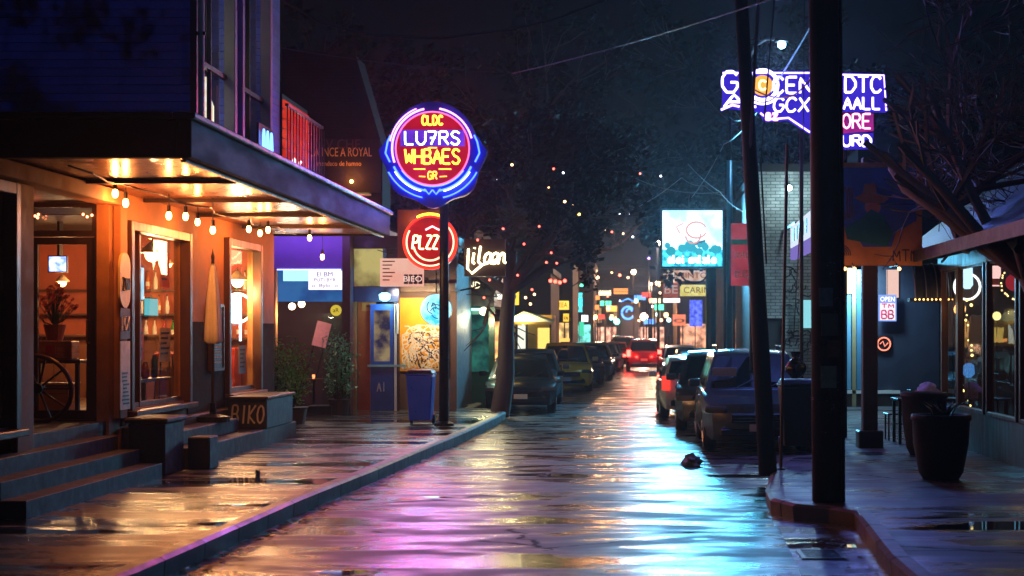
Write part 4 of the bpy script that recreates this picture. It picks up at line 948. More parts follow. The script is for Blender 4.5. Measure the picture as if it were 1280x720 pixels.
MB().box(p.x - .35, d - .03, p.z - .22, p.x + .35, d - .005, p.z + .14).build('pane', emvar('dim_window', (.1, .1, .03), (.3, .28, .08), .6, 2), wn); MB().box(p.x - .4, d - .05, p.z - .27, p.x + .4, d - .004, p.z - .22).build('sill', m_white, wn)
MB().sphere((p.x - .1, d - .1, p.z + .1), .05, 10).build('wall_lamp', em('house_lamp', (1, .5, .15), 12), dh)
light('POINT', (p.x - .1, d - .5, p.z + .2), 26, warm, dh)

# blue wheelie bin at the kerb
def wheelie(lab, x, y, w, h, mat, mat2, rz=0):
    t = thing('wheelie_bin', lab, 'bin', (x, y, SW), rz)
    d_ = w * 1.1; vs = []
    for z, k in ((.08, .8), (h * .9, 1.0)): vs += [(-w/2*k, -d_/2*k, z), (w/2*k, -d_/2*k, z), (w/2*k, d_/2, z), (-w/2*k, d_/2, z)]
    MB().add(vs, [(3,2,1,0),(4,5,6,7),(0,1,5,4),(1,2,6,5),(2,3,7,6),(3,0,4,7)]).build('body', mat, t, bevel=.025, seg=2)
    MB().box(-w/2 - .02, -d_/2 - .03, h * .9 + .002, w/2 + .02, d_/2 + .02, h * .93).build('rim', mat, t, bevel=.008)
    MB().add([(-w/2-.015, -d_/2-.04, h*.932), (w/2+.015, -d_/2-.04, h*.932), (w/2+.015, d_/2+.03, h*.932), (-w/2-.015, d_/2+.03, h*.932), (-w/2+.04, -d_/2+.03, h), (w/2-.04, -d_/2+.03, h), (w/2-.04, d_/2-.02, h), (-w/2+.04, d_/2-.02, h)], [(3,2,1,0),(4,5,6,7),(0,1,5,4),(1,2,6,5),(2,3,7,6),(3,0,4,7)]).build('lid', mat2, t, bevel=.015)
    MB().tube([(-w/2*.7, d_/2 + .05, h * .88), (w/2*.7, d_/2 + .05, h * .88)], .015, 6).build('handle', mat2, t)
    for s in (-1, 1): MB().lathe([(.1, -.03), (.1, .03)], (s * w * .42, d_ / 2 + .02, .1), 14, 'x').build('wheel', m_black, t)
    return t
wheelie('blue wheelie bin on the kerb beside the slim neon sign pole', PX(527, 32.4), 32.3, .53, 1.1, pm('bin_blue', C('#1a48ff'), .35, .2, 4), pm('bin_lid', C('#1c2440'), .4))

# street tree and other trees
def tree(lab, base, h, spread, seed, levels=4, leaves=3000, leafcol='#2a1a20', tr=.2, lean=(0, 0), name='street_tree', first=.35, leafsize=.09, nb=4, twig=.012, xmin=None, clear=0, bark='#453835'):
    rr = random.Random(seed); t = thing(name, lab, 'tree', base); lm = MB(); tips = []
    def grow(p, dirv, ln, r, lv):
        pts = [p]; q = p; dv = dirv.copy(); k = 4
        for i in range(k):
            dv = (dv + Vector((rr.gauss(0, .16), rr.gauss(0, .16), rr.gauss(.03, .1)))).normalized(); q = q + dv * ln / k; pts.append(q)
            if xmin is not None and lv and (q.x + base[0] < xmin or q.z < 3.0): break
        lm.tube(pts, [r * (1 - .45 * i / k) for i in range(len(pts))], 9 if lv == 0 else (6 if lv == 1 else 4), cap=False)
        if len(pts) < k + 1: return
        if lv >= levels: tips.append((pts[-1], dv)); return
        if lv >= levels - 1: tips.append((pts[2], dv))
        for j in range(nb if lv else nb + 1):
            f = rr.uniform(.45, 1) if lv else rr.uniform(first + .4, 1); idx = min(k, max(1, int(f * k))); s = pts[idx]
            ax = Vector((rr.gauss(0, 1), rr.gauss(0, 1), rr.gauss(.15, .45))).normalized()
            nd = (dv * .55 + ax * spread).normalized(); grow(s, nd, ln * rr.uniform(.55, .82), max(twig, r * .52), lv + 1)
    grow(Vector((0, 0, -.1)), Vector((lean[0], lean[1], 1)).normalized(), h * .45, tr, 0)
    shade_auto(lm.build('trunk', pm('bark_' + bark, C(bark), .8, .4, 8, .5, stretch=(1, 1, .25)), t), 60)
    if leaves:
        lf = MB()
        for i in range(leaves):
            p, dv = tips[rr.randrange(len(tips))]; b = p + Vector((rr.gauss(0, .2), rr.gauss(0, .2), rr.gauss(0, .17)))
            v = Vector((rr.gauss(0, 1), rr.gauss(0, 1), rr.gauss(-.2, .7))).normalized() * leafsize * rr.uniform(.6, 1.4); w = v.orthogonal().normalized() * v.length * .32
            if clear and b.z + base[2] < clear + .9 * math.sin(b.x * 2.1 + 1) + .7 * math.sin(b.y * 1.7) + .6 * math.sin(b.x * 5.3): continue
            lf.quad(b, b + v * .5 + w, b + v, b + v * .5 - w)
        lf.build('crown', pm('leaf_' + leafcol, C(leafcol), .7, .6, 1.5, 0, spec=.12), t)
    return t, [Vector(base) + p for p, _ in tips]
tr1, tips1 = tree('dark leafy street tree at the kerb with tiny coloured lights among its branches', (PX(624, 37.5), 37.6, SW), 8.8, .85, 21, 4, 27000, '#1c1614', .24, leafsize=.17, clear=4.7)
tree('bare dark tree rising behind the gabled house', (-10.5, 52, 0), 15, .8, 5, 4, 0, tr=.25, name='bare_tree')
tree('bare tree arching over the roof of the timber shop', (6.5, 20.2, SW), 9.6, .95, 36, 5, 0, '#14161a', .17, (-.28, .05), name='bare_tree', nb=5, twig=.006, xmin=3.75, bark='#7a7074')
tree('broad leafy tree beside the front of the corner bar whose crown shades its clapboard wall', (-5.6, 9.4, SW), 17, .9, 61, 4, 26000, '#1c1a16', .26, (-.02, .06), leafsize=.17)
tree('thick dark tree over the far end of the street behind the billboard', (4.2, 72, 0), 19, .8, 41, 4, 16000, '#141a18', .3, name='street_tree', leafsize=.32)
tree('broad dark tree across the far bend of the street', (-4.6, 92, 0), 18, .8, 43, 4, 12000, '#141a18', .3, name='street_tree', leafsize=.34)
tree('dark tree far back above the rooftops of the green shop', (-7.2, 56, 0), 17, .8, 47, 4, 16000, '#171a18', .3, name='street_tree', leafsize=.26)
tree('tall dark tree behind the purple neon sign', (7.5, 52, 0), 16, .8, 49, 4, 14000, '#12181a', .3, name='street_tree', leafsize=.26)
# lights in the tree
tl = thing('tree_lights', 'tiny red and amber lights strung through the crown of the street tree', 'string lights')
rr = random.Random(77)
for i, (x, y, cl) in enumerate([(655,305,'r'),(674,283,'r'),(629,286,'r'),(620,224,'w'),(640,206,'a'),(692,211,'r'),(704,216,'w'),(686,235,'a'),(706,252,'a'),(717,257,'a'),(724,268,'y'),(689,316,'r'),(683,328,'r'),(696,329,'r'),(665,362,'r'),(647,344,'r'),(657,372,'a'),(612,350,'r'),(688,351,'R'),(694,352,'R'),(700,353,'R'),(706,351,'R'),(668,368,'a'),(663,380,'a'),(605,372,'r'),(615,395,'r'),(597,300,'r')]):
    p = P(x, y, 36.6 + rr.uniform(-.8, 1.6)); s = {'r': .026, 'w': .024, 'a': .03, 'y': .03, 'R': .04}[cl]
    MB().sphere(p, s, 8).build('bulb', em('fairy_' + cl, {'r': (1, .08, .05), 'R': (1, .05, .03), 'w': (.9, .75, .9), 'a': (1, .5, .2), 'y': (1, .7, .1)}[cl], 9 if cl != 'R' else 14), tl)
# ------------------------------------------------------------------ cars
m_tyre = pm('tyre', C('#16161a'), .7, .2, 20, .2); m_rim = pm('rim_metal', C('#8a8c90'), .3, .15, 6, .05, metal=.8)
m_cglass = glass('car_glass', (.16, .2, .24), .03, 2.2)
m_plastic = pm('car_plastic', C('#121214'), .45, .2, 20, .1); m_chrome = pm('chrome', C('#b0b2b6'), .15, .1, 6, 0, metal=1)
m_lens = pm('head_lens', C('#55585a'), .1, .2, 20, .1); m_tail = pm('tail_lens', C('#7a0a0a'), .15, .3, 30, .1)
m_tail_dim = em('tail_dim', (1, .05, .03), 1.2); m_brake = em('brake_on', (1, .03, .02), 22); m_head_on = em('head_on', (.9, .95, 1), 14)
m_plate = pm('plate', C('#c8c8c8'), .5, .1, 10)
def make_car(lab, kind, Lc, W, H, paint, loc, rz=0, tails=m_tail, heads=m_lens, rack=False, group=None):
    """front looks along -Y before turning"""
    t = thing('parked_car', lab, 'car', loc, rz, group)
    h2 = Lc / 2; hw = W / 2; suv = kind in ('suv', 'hatch'); belt = H * .60
    ya, yb = -h2 + .82, h2 - .82; ar = .37
    def arch(yc): return [(yc + ar * math.cos(R(a)), .34 + ar * math.sin(R(a))) for a in range(-25, 206, 21)][::1]
    top = [(-h2 + .02, .30), (-h2 - .0, .48), (-h2 + .02, .66), (-h2 + .10, belt * .80), (-h2 + .45, belt * .90), (-h2 + .8, belt * .945), (-h2 + 1.2, belt)]
    if suv: top += [(-h2 + 2.0, belt + .02), (0.3, belt + .03), (h2 - .9, belt + .03), (h2 - .3, belt + .03), (h2 - .12, belt), (h2 - .03, belt * .8), (h2, .6), (h2, .46), (h2 - .03, .3)]
    else: top += [(-h2 + 2.0, belt + .02), (0.3, belt + .02), (h2 - 1.1, belt + .03), (h2 - .5, belt + .01), (h2 - .12, belt - .03), (h2 - .04, belt * .78), (h2, .6), (h2, .46), (h2 - .03, .3)]
    bot = [(h2 - .1, .22), *[(y, max(z, .2)) for y, z in arch(yb)], *[(y, max(z, .2)) for y, z in arch(ya)], (-h2 + .1, .22)]
    # arches run from the rear wheel forward
    bot = [(h2 - .1, .22)] + [(y, max(z, .22)) for y, z in sorted(arch(yb), key=lambda p: -p[0]) ] + [(0, .22)] + [(y, max(z, .22)) for y, z in sorted(arch(ya), key=lambda p: -p[0])] + [(-h2 + .1, .22)]
    loop = top + bot; n = len(loop)
    us = [-1, -.93, -.75, -.4, 0, .4, .75, .93, 1]
    def half(y, z):
        w = hw * (1 - .05 * max(0, (z - .75)) / .4 - .06 * max(0, .45 - z) / .25)
        e = max(0, abs(y) - (h2 - .55)) / .55
        return w * (1 - .17 * e * e)
    def bend(y, u):
        s = -1 if y < 0 else 1; e = max(0, abs(y) - (h2 - .7)) / .7
        return y - s * .26 * u * u * e
    vs = []
    for u in us:
        for (y, z) in loop:
            zz = z - (.035 * u * u if z > belt * .75 else 0) * (1 if abs(u) < .99 else 1.5)
            vs.append((u * half(y, z), bend(y, u), zz))
    fs = []
    for k in range(len(us) - 1):
        for i in range(n): fs.append((k*n+i, k*n+(i+1) % n, (k+1)*n+(i+1) % n, (k+1)*n+i))
    fs += [tuple(range(n))[::-1], tuple((len(us)-1)*n+i for i in range(n))]
    body = MB().add(vs, fs).build('body', paint, t); shade_auto(body, 46)
    # cabin
    if suv: cab = [(-h2 + 1.12, belt - .03), (-h2 + 1.85, H - .1), (-h2 + 2.3, H - .02), (0.4, H), (h2 - .9, H - .03), (h2 - .5, H - .09), (h2 - .18, belt)]
    else: cab = [(-h2 + 1.15, belt - .03), (-h2 + 1.95, H - .1), (-h2 + 2.35, H - .02), (0.3, H), (h2 - 1.5, H - .07), (h2 - .72, belt + .01)]
    wb_, wr = hw * .93, hw * .70
    def cw(z): return wb_ + (wr - wb_) * (z - belt) / (H - belt)
    us2 = [-1, -.94, -.5, 0, .5, .94, 1]; vs = []; m = len(cab)
    for u in us2:
        for (y, z) in cab: vs.append((u * cw(z), y + (.12 * u * u * (1 if y < 0 else -1) if abs(y) > .5 else 0), z - .03 * u * u))
    fs = [(k*m+i, k*m+i+1, (k+1)*m+i+1, (k+1)*m+i) for k in range(len(us2)-1) for i in range(m - 1)]
    fs += [tuple(range(m))[::-1], tuple((len(us2)-1)*m+i for i in range(m))]
    shade_auto(MB().add(vs, fs).build('cabin', paint, t), 46)
    def cpt(i, f, u, off):
        (y0, z0), (y1, z1) = cab[i], cab[i+1]; y, z = y0 + (y1-y0)*f, z0 + (z1-z0)*f
        nrm = Vector((0, -(z1-z0), (y1-y0))); nrm = nrm.normalized() * off
        if (y0 + y1) > 0 and nrm.y < 0: nrm = -nrm
        if (y0 + y1) < 0 and nrm.y > 0: nrm = -nrm
        yy = y + (.12 * u * u * (1 if y < 0 else -1) if abs(y) > .5 else 0)
        return (u * cw(z), yy + nrm.y, z - .03 * u * u + nrm.z)
    def screen(name, i, f0, f1):
        q = MB(); U = [-.86, -.5, 0, .5, .86]
        for a, b in zip(U, U[1:]): q.quad(cpt(i, f0, a, .008), cpt(i, f0, b, .008), cpt(i, f1, b, .008), cpt(i, f1, a, .008))
        # a dark seal behind the screen
        s = MB(); U = [-.9, -.5, 0, .5, .9]
        for a, b in zip(U, U[1:]): s.quad(cpt(i, f0 - .04, a, .004), cpt(i, f0 - .04, b, .004), cpt(i, f1 + .04, b, .004), cpt(i, f1 + .04, a, .004))
        o = q.build(name, m_carscreen, t); s.build('seal', m_plastic, o)
    screen('windshield', 0, .1, .93); screen('rear_window', m - 2, .1 if not suv else .12, .88)
    for s in (-1, 1):
        q = MB(); pts = [(cab[0][0] + .32, belt + .06), (cab[1][0] + .14, H - .16), (-.08, H - .13), (-.08, belt + .06)]
        pts2 = [(.0, belt + .06), (.0, H - .13), (cab[-2][0] - .12, H - .19), (cab[-1][0] - .28, belt + .06)]
        for pp_ in (pts, pts2): q.add([(s * (cw(z) - .03 + .037), y, z - .03) for y, z in pp_], [(0, 1, 2, 3)])
        q.build('side_window', m_carscreen, t)
        mi = MB().cbox((s * (hw + .1), cab[0][0] + .45, belt + .1), (.2, .1, .14)).build('mirror', paint, t, bevel=.03, seg=2)
        # lamps
        xl = s * hw * .74; yb_ = -bend(h2, .74)
        MB().mbox(Matrix.Translation((xl, yb_ + .155, belt * .70)) @ Matrix.Rotation(s * R(24), 4, 'Z'), (.40, .22, .12)).build('headlight', heads, t, bevel=.04, seg=2)
        MB().lathe([(.05, -.02), (.06, 0), (1e-4, .0)], (s * hw * .62, -h2 + .03, .4), 10, 'y').build('fog_lamp', heads, t)
        if suv: MB().cbox((s * hw * .84, -yb_ - .1, belt * .93), (.2, .2, .34)).build('tail_light', tails, t, bevel=.025, seg=2)
        else: MB().cbox((s * hw * .74, -yb_ - .11, belt * .80), (.38, .2, .14)).build('tail_light', tails, t, bevel=.025, seg=2)
        MB().cbox((s * (hw - .005), -.25, belt * .86), (.03, .16, .03)).cbox((s * (hw - .005), .75, belt * .86), (.03, .16, .03)).build('door_handle', m_chrome, t, bevel=.008)
        for yc in (ya, yb):
            w_ = thing('wheel', None, None); w_.parent = t
            MB().lathe([(.2, -.11), (.31, -.11), (.335, -.06), (.335, .06), (.31, .11), (.2, .11)], (s * (hw - .13), yc, .335), 24, 'x').build('tyre', m_tyre, w_)
            q = MB().lathe([(.05, .09 * s), (.2, .105 * s), (.215, .09 * s), (.215, 0)], (s * (hw - .13), yc, .335), 20, 'x')
            for a in range(6): 
                A = R(a * 60); q.tube([(s * (hw - .02), yc, .335), (s * (hw - .02), yc + .2 * math.cos(A), .335 + .2 * math.sin(A))], .022, 4)
            q.build('rim', m_rim, w_)
    MB().cbox((0, -h2 + .01, .60), (W * .52, .06, .16)).build('grille', m_plastic, t, bevel=.02)
    q = MB()
    for k in range(3): q.cbox((0, -h2 - .022, .55 + k * .05), (W * .5, .02, .012))
    q.build('grille_bar', m_chrome, t)
    MB().cbox((0, -h2 + .03, .36), (W * .7, .1, .12)).build('front_bumper', m_plastic, t, bevel=.02); MB().cbox((0, h2 - .02, .38), (W * .72, .1, .14)).build('rear_bumper', m_plastic, t, bevel=.02)
    MB().cbox((0, -h2 - .03, .44), (.34, .02, .12)).build('licence_plate', m_plate, t); MB().cbox((0, h2 + .02, .62), (.34, .03, .13)).build('licence_plate', m_plate, t)
    if rack:
        for s in (-1, 1): MB().tube([(s * wr * .9, -h2 + 2.2, H - .03), (s * wr * .9, -h2 + 2.35, H + .05), (s * wr * .9, h2 - 1.0, H + .04), (s * wr * .9, h2 - .85, H - .03)], .02, 6).build('roof_rail', m_chrome, t)
    # wipers and cabin fittings show through the glass
    q = MB()
    for x in (-.35, .25): q.tube([Vector(cpt(0, .06, x / hw, .02)), Vector(cpt(0, .3, (x + .35) / hw, .02))], .008, 4)
    q.build('wiper', m_plastic, t)
    return t
m_carscreen, nt_, b_ = newmat('tinted_screen')
b_.inputs['Base Color'].default_value = (*C('#0c1418'), 1); b_.inputs['Roughness'].default_value = .06; b_.inputs['IOR'].default_value = 1.6; b_.inputs['Specular IOR Level'].default_value = .8
tc_ = N(nt_, 'ShaderNodeTexCoord'); v_ = N(nt_, 'ShaderNodeTexNoise', Scale=60, Detail=3); L(nt_, tc_.outputs['Object'], v_.inputs['Vector'])
bp_ = N(nt_, 'ShaderNodeBump', Strength=.08, Distance=.003); L(nt_, v_.outputs[0], bp_.inputs['Height']); L(nt_, bp_.outputs[0], b_.inputs['Normal'])
GL, GR_ = 'cars parked along the shop side', 'cars parked along the pole side'
p_teal, p_slate, p_silver, p_black, p_gold, p_navy, p_red, p_white, p_grey = (carpaint('paint_' + n, C(c), k) for n, c, k in (('teal', '#4a5f62', .25), ('slate', '#3c4248', .3), ('silver', '#d0d6d8', .2), ('black', '#141418', .2), ('gold', '#ffcc48', .05), ('navy', '#1c2c58', .3), ('red', '#7a1218', .3), ('white', '#d0d4d8', .1), ('grey', '#54585e', .4)))
suv = make_car('dark teal estate car with roof rails parked facing the camera by the leaning pole', 'suv', 4.6, 1.86, 1.74, p_teal, (2.13, 29.0, 0), 0, rack=True, group=GR_)
make_car('dark slate car squeezed between the teal estate and the silver hatchback', 'suv', 4.3, 1.84, 1.66, p_slate, (1.86, 34.4, 0), R(-2), group=GR_)
make_car('silver hatchback showing its red tail light, parked beyond the slate car', 'hatch', 4.1, 1.75, 1.5, p_silver, (1.5, 39.4, 0), R(181), tails=m_tail_dim, group=GR_)
make_car('white car with cold lit headlights far along the pole side', 'sedan', 4.4, 1.78, 1.45, p_white, (2.2, 74, 0), R(2), heads=m_head_on, group=GR_)
make_car('black car parked first in the row by the street tree', 'sedan', 4.5, 1.8, 1.46, p_black, (-2.88, 41.9, 0), R(3), group=GL)
make_car('second dark car in the row behind the black one', 'hatch', 4.2, 1.8, 1.55, p_grey, (-2.95, 47.4, 0), R(2), group=GL)
yc = make_car('yellow taxi coloured car with pale roof edge parked among dark cars', 'suv', 4.6, 1.86, 1.68, p_gold, (-2.35, 56.4, 0), R(3), group=GL)
make_car('dark navy car parked directly beyond the yellow car', 'sedan', 4.5, 1.82, 1.5, p_navy, (-2.05, 62.6, 0), R(3), group=GL)
make_car('blue grey car with glinting bonnet, last but one of the shop side row', 'hatch', 4.2, 1.82, 1.6, p_grey, (-1.78, 68.8, 0), R(3), group=GL)
make_car('small dark car at the far end of the shop side row', 'sedan', 4.4, 1.8, 1.45, p_black, (-1.75, 76, 0), R(3), group=GL)
rc = make_car('red car with bright brake lights driving away down the lane', 'suv', 4.5, 1.88, 1.7, p_red, (.62, 84, 0), R(180), tails=m_brake); rc.name = 'moving_car'
for s_ in (-.72, .72): light('POINT', (s_, 2.65, 1.0), 60, (1, .05, .03), rc, .1, name='brake_light')
r2 = make_car('dark red car with glowing tail lights following beside the red one', 'sedan', 4.4, 1.8, 1.5, p_red, (-1.0, 92, 0), R(180), tails=m_brake); r2.name = 'moving_car'
make_car('dark van like car far ahead of the red car under the neon haze', 'suv', 4.7, 1.9, 1.8, p_black, (-.6, 108, 0), R(180), tails=m_tail_dim).name = 'moving_car'
tx = thing('taxi_lamp', 'small amber roof lamp on the yellow car', 'lamp'); MB().cbox((-2.35, 55.9, 1.76), (.34, .14, .12)).build('lamp_box', em('taxi_amber', (1, .4, .08), 2), tx, bevel=.02); MB().cbox((-2.35, 55.9, 1.685), (.28, .12, .03)).build('mount', m_plastic, tx)
pp_ = thing('dashboard_papers', 'white papers behind the windscreen of the teal estate', 'paper')
MB().mbox(Matrix.Translation((1.62, 28.03, 1.34)) @ Matrix.Rotation(R(-48), 4, 'X'), (.42, .2, .004)).build('sheet', m_white, pp_)
# ------------------------------------------------------------------ poles and signs of the other pavement
m_pole = pm('creosoted_wood', C('#3a2018'), .7, .45, 6, .5, stretch=(1, 1, .12))
up = thing('utility_pole', 'thick dark brown wooden utility pole at the edge of the near pavement corner', 'pole')
x = PX(1035.5, 17.6); MB().tube([(x, 17.6, SW - .05), (x - .03, 17.6, 4), (x - .09, 17.6, 10)], [.178, .17, .16], 18).build('shaft', m_pole, up, smooth=True)
MB().box(x - 1.2, 17.4, 9.0, x + 1.1, 17.5, 9.12).build('crossarm', m_pole, up)
q = MB()
for z in (1.3, 1.32, 1.9): q.tube([(x - .005 + 0.18 * math.cos(a * math.pi / 8), 17.6 + 0.18 * math.sin(a * math.pi / 8), z) for a in range(16)], .006, 4, closed=True)
q.build('band', m_iron, up)
q = MB().box(x - .1, 17.41, 2.0, x + .08, 17.425, 2.24).build('notice', pm('old_notice', C('#6a5a48'), .8), up)
for i, (dx, z, w, h, cl, nm) in enumerate(((-.02, 1.55, .17, .24, '#9a8a70', 'torn buff flyer'), (.04, 1.86, .13, .18, '#7a3a30', 'faded red flyer'), (-.05, 2.42, .15, .2, '#8a8a86', 'grey weathered flyer'))):
    MB().box(x + dx - w / 2, 17.405, z - h / 2, x + dx + w / 2, 17.415, z + h / 2).build('flyer', pm('flyer_p%d' % i, C(cl), .85, .5, 14, .2), up)
q = MB(); rr = random.Random(2)
for k in range(40): q.cbox((x + rr.uniform(-.1, .1), 17.425, rr.uniform(.9, 2.8)), (.012, .02, .004))
q.build('staples', m_rim, up)
MB().tube([(x + .15, 17.48, SW), (x + .14, 17.5, 3.2), (x + .08, 17.5, 9)], .022, 6).build('conduit', m_iron, up)
lp = thing('leaning_pole', 'slim dark wooden pole leaning towards the street in front of the teal estate', 'pole')
b0_, b1_ = P(960, 591, 21.3), P(935, 150, 21.6); b0_.z = SW - .05
MB().tube([b0_, b0_.lerp(b1_, .5), b1_, b1_ + (b1_ - b0_) * .45], [.125, .11, .097, .085], 14).build('shaft', pm('grey_wood', C('#2c2424'), .7, .4, 6, .4, stretch=(1, 1, .12)), lp, smooth=True)
MB().tube([b1_ + Vector((.02, -.1, -.4)), P(948, 0, 21.4), P(952, -60, 21.4)], .025, 6).build('conduit', pm('lilac_conduit', C('#8a7a98'), .4), lp)
tpn = thing('thin_post', 'thin rusty metal post standing on the pavement edge beside the leaning pole', 'post')
a_ = P(976, 606, 21.6); a_.z = SW; b_p = P(984, 180, 21.8)
MB().tube([a_, b_p], .022, 8).build('shaft', pm('rust_metal', C('#5a3a2c'), .5, .4, 12, .2), tpn)
MB().lathe([(.06, 0), (.06, .02), (.03, .03)], (a_.x, a_.y, SW), 10).build('base', m_iron, tpn)
gw = thing('guy_wire', 'slanting steel guy wire crossing the purple neon sign', 'wire'); MB().tube([P(973, 150, 24.5), P(960, 20, 24.5), P(985, 0, 24.5)][::-1][:1] + [P(968, 0, 24.5), P(951, 200, 24.3), P(958, 330, 24)], .013, 5).build('strand', m_iron, gw)
# lamp post
sl = thing('street_lamp', 'tall slim street lamp with cold blue white head above the purple neon sign', 'street lamp'); d = 50; x = PX(912, d)
MB().tube([(x, d, SW), (x, d, 7.4)], [.11, .09], 12).build('post', pm('lamp_post_teal', C('#3f6a78'), .4, .2, 5, .05, metal=.4), sl, smooth=True)
MB().tube([(x, d, 7.4), (x + .05, d, 9.5), PP := P(944, 57, d), P(957, 49, d), P(972, 49, d)], .05, 8).build('arm', m_iron, sl)
p = P(977, 52, d); MB().lathe([(1e-4, .14), (.16, .08), (.22, 0), (.2, -.02)], p, 14).build('head', m_iron, sl)
MB().sphere((p.x, p.y, p.z - .1), .12, 12).build('lamp_globe', em('lamp_cold', (.25, .65, 1), 90), sl, smooth=True)
light('POINT', (p.x, p.y, p.z - .4), STREET_W, (.35, .65, 1), sl, .2)
# illuminated billboard
bb = thing('billboard', 'white and cyan backlit billboard with a vague pink picture on a dark post', 'billboard'); d = 48
x0, x1, z0, z1 = PX(828, d), PX(903, d), PZ(333, d), PZ(263, d)
MB().box(x0 - .06, d + .005, z0 - .06, x1 + .06, d + .3, z1 + .06).build('cabinet', pm('bb_cab', C('#1a4a5a'), .4), bb, bevel=.02)
MB().box(x0, d - .02, z0 + .5, x1, d + .003, z1).build('face', emvar('bb_white', (.42, .85, 1), (.9, 1, 1), 1.5, 1.5), bb)
MB().box(x0, d - .02, z0, x1, d + .003, z0 + .498).build('lower_band', emvar('bb_teal', (.0, .22, .30), (.1, .8, .95), 1.6, 6), bb)
q = MB(); rr = random.Random(3)
for k in range(16): q.lathe([(1e-4, -.004), (rr.uniform(.06, .16), -.004), (.03, 0)], (x0 + rr.uniform(.1, x1 - x0 - .1), d - .024 - .0012 * k, z0 + .5 + rr.uniform(-.08, .16)), 9, 'y')
q.build('cloud_print', em('bb_cyan', (.02, .38, .48), 1), bb)
q = MB(); cx, cz = (x0 + x1) / 2 + .12, (z0 + z1) / 2 + .25
q.tube(arc(cx, cz, .3, 20, 340, 16, d - .03, .24), .03, 6).tube(arc(cx - .1, cz - .18, .22, 180, 380, 12, d - .03), .03, 6).tube([(cx - .4, d - .03, cz + .2), (cx - .6, d - .03, cz + .1), (cx - .5, d - .03, cz - .1)], .025, 5)
q.build('pink_print', em('bb_pink', (1, .42, .38), .8), bb)
MB().prism([(cx - .3, z0 + .62), (cx + .25, z0 + .66), (cx + .28, z0 + .8), (cx - .05, z0 + .72)], d - .03, d - .022).build('dark_print', em('bb_dark', (.05, .12, .2), 1), bb)
t = MB(); neon(t, 'elai', x0 + .42, z0 + .22, .22, .5, .035, y=d - .03, gap=.1); t.build('lettering', em('bb_letter', (1, 1, 1), 4), bb)
t = MB(); neon(t, 'anlzla', x0 + 1.2, z0 + .22, .22, .8, .035, y=d - .03, gap=.1); t.build('lettering', em('bb_letter', (1, 1, 1), 4), bb)
MB().tube([(PX(889, d), d + .16, 0), (PX(889, d), d + .16, z0 - .05)], .16, 12).build('post', pm('bb_post', C('#1c2c34'), .4), bb)
MB().tube(arc(PX(868, d), z0 - .05, .45, 195, 345, 12, d + .1), .03, 6).build('loop_cable', m_iron, bb)
light('AREA', ((x0 + x1) / 2, d - .2, (z0 + z1) / 2), BB_W, (.12, .62, 1), bb, 1.7, (R(-90), 0, 0))
# purple neon roof sign
d = 28; vn = thing('purple_neon_sign', 'wide purple and white neon sign in rows of letters, partly behind the utility pole', 'neon sign')
violet = em('violet_panel', (.045, .02, .62), .9)
def vp(x, y): return P(x, y, d)
def panel(poly, name, mat, y0=.0, y1=.1): MB().prism([(vp(x, y).x, vp(x, y).z) for x, y in poly], d + y0, d + y1).build(name, mat, vn)
vpan = emvar('violet_panel', (.01, .01, .30), (.05, .02, .7), .45, 1.4)
panel([(903, 92), (1014, 92), (1014, 168), (985, 150), (955, 152), (950, 140), (903, 134)], 'panel', vpan)
panel([(1014, 93), (1105, 95), (1108, 140), (1014, 138)], 'panel', vpan, .001, .099)
panel([(1030, 141), (1092, 142), (1092, 163), (1030, 168)], 'red_panel', emvar('magenta_panel', (.25, .01, .2), (.5, .02, .3), .8, 3))
panel([(1030, 167.5), (1092, 166), (1090, 186), (1030, 186)], 'panel', vpan, .001, .099)
vw = em('violet_white', (.42, .36, 1), 6.5); vb = em('violet_blue', (.25, .15, 1), 10); vpk = em('violet_pink', (1, .25, .45), 6)
def vtext(s, x0, x1, y0, y1, mat, r=.03, slant=0, gap=.25):
    a, b = vp(x0, y1), vp(x1, y0); t = MB(); neon(t, s, (a.x + b.x) / 2, (a.z + b.z) / 2, b.z - a.z, b.x - a.x, r, y=d - .06, slant=slant, gap=gap); return t.build('lettering', mat, vn)
vtext('G', 902, 922, 90, 116, vw, .024); vtext('CEN', 966, 1013, 97, 117, vw, .023); vtext('S', 1038, 1052, 94, 117, vw, .023); vtext('DTC', 1056, 1101, 96, 116, vw, .023)
vtext('A', 905, 930, 118, 134, vw, .025); vtext('L', 934, 946, 120, 134, vw, .023); vtext('GCX', 966, 1010, 123, 140, vw, .021, .1); vtext('IAALL', 1042, 1100, 122, 137, vw, .021)
vtext('MORE', 1040, 1088, 143, 161, vpk, .018); vtext('SURD', 1040, 1088, 170, 183, vw, .022)
vtext('ez', 956, 972, 138, 150, vpk, .026)
c = vp(953, 107); q = MB()
q.tube(arc(c.x, c.z, .26, 0, 360, 28, d - .06), .034, 6).tube(arc(c.x, c.z, .33, 200, 330, 16, d - .06), .022, 6); q.build('ring_tube', vw, vn)
MB().lathe([(1e-4, -.03), (.18, -.03), (.18, 0)], (c.x, d - .002, c.z), 22, 'y').build('disc', em('amber_disc', (1, .42, .06), 1.3), vn)
q = MB(); neon(q, 'C', c.x, c.z, .16, .12, .02, y=d - .05); q.build('lettering', em('amber_letter', (1, .7, .2), 5), vn)
q = MB(); pts = [vp(x, y) for x, y in ((903, 92), (1014, 92))]; q.tube([p + Vector((0, -.07, 0)) for p in pts], .016, 5); q.tube([vp(x, y) + Vector((0, -.07, 0)) for x, y in ((1037, 94), (1104, 95), (1107, 139))], .016, 5)
q.tube([vp(x, y) + Vector((0, -.07, 0)) for x, y in ((950, 142), (960, 150), (985, 148), (1012, 166))], .018, 5).tube([vp(x, y) + Vector((0, -.07, 0)) for x, y in ((901, 138), (915, 132), (924, 134))], .022, 5)
q.build('border_tube', vb, vn)
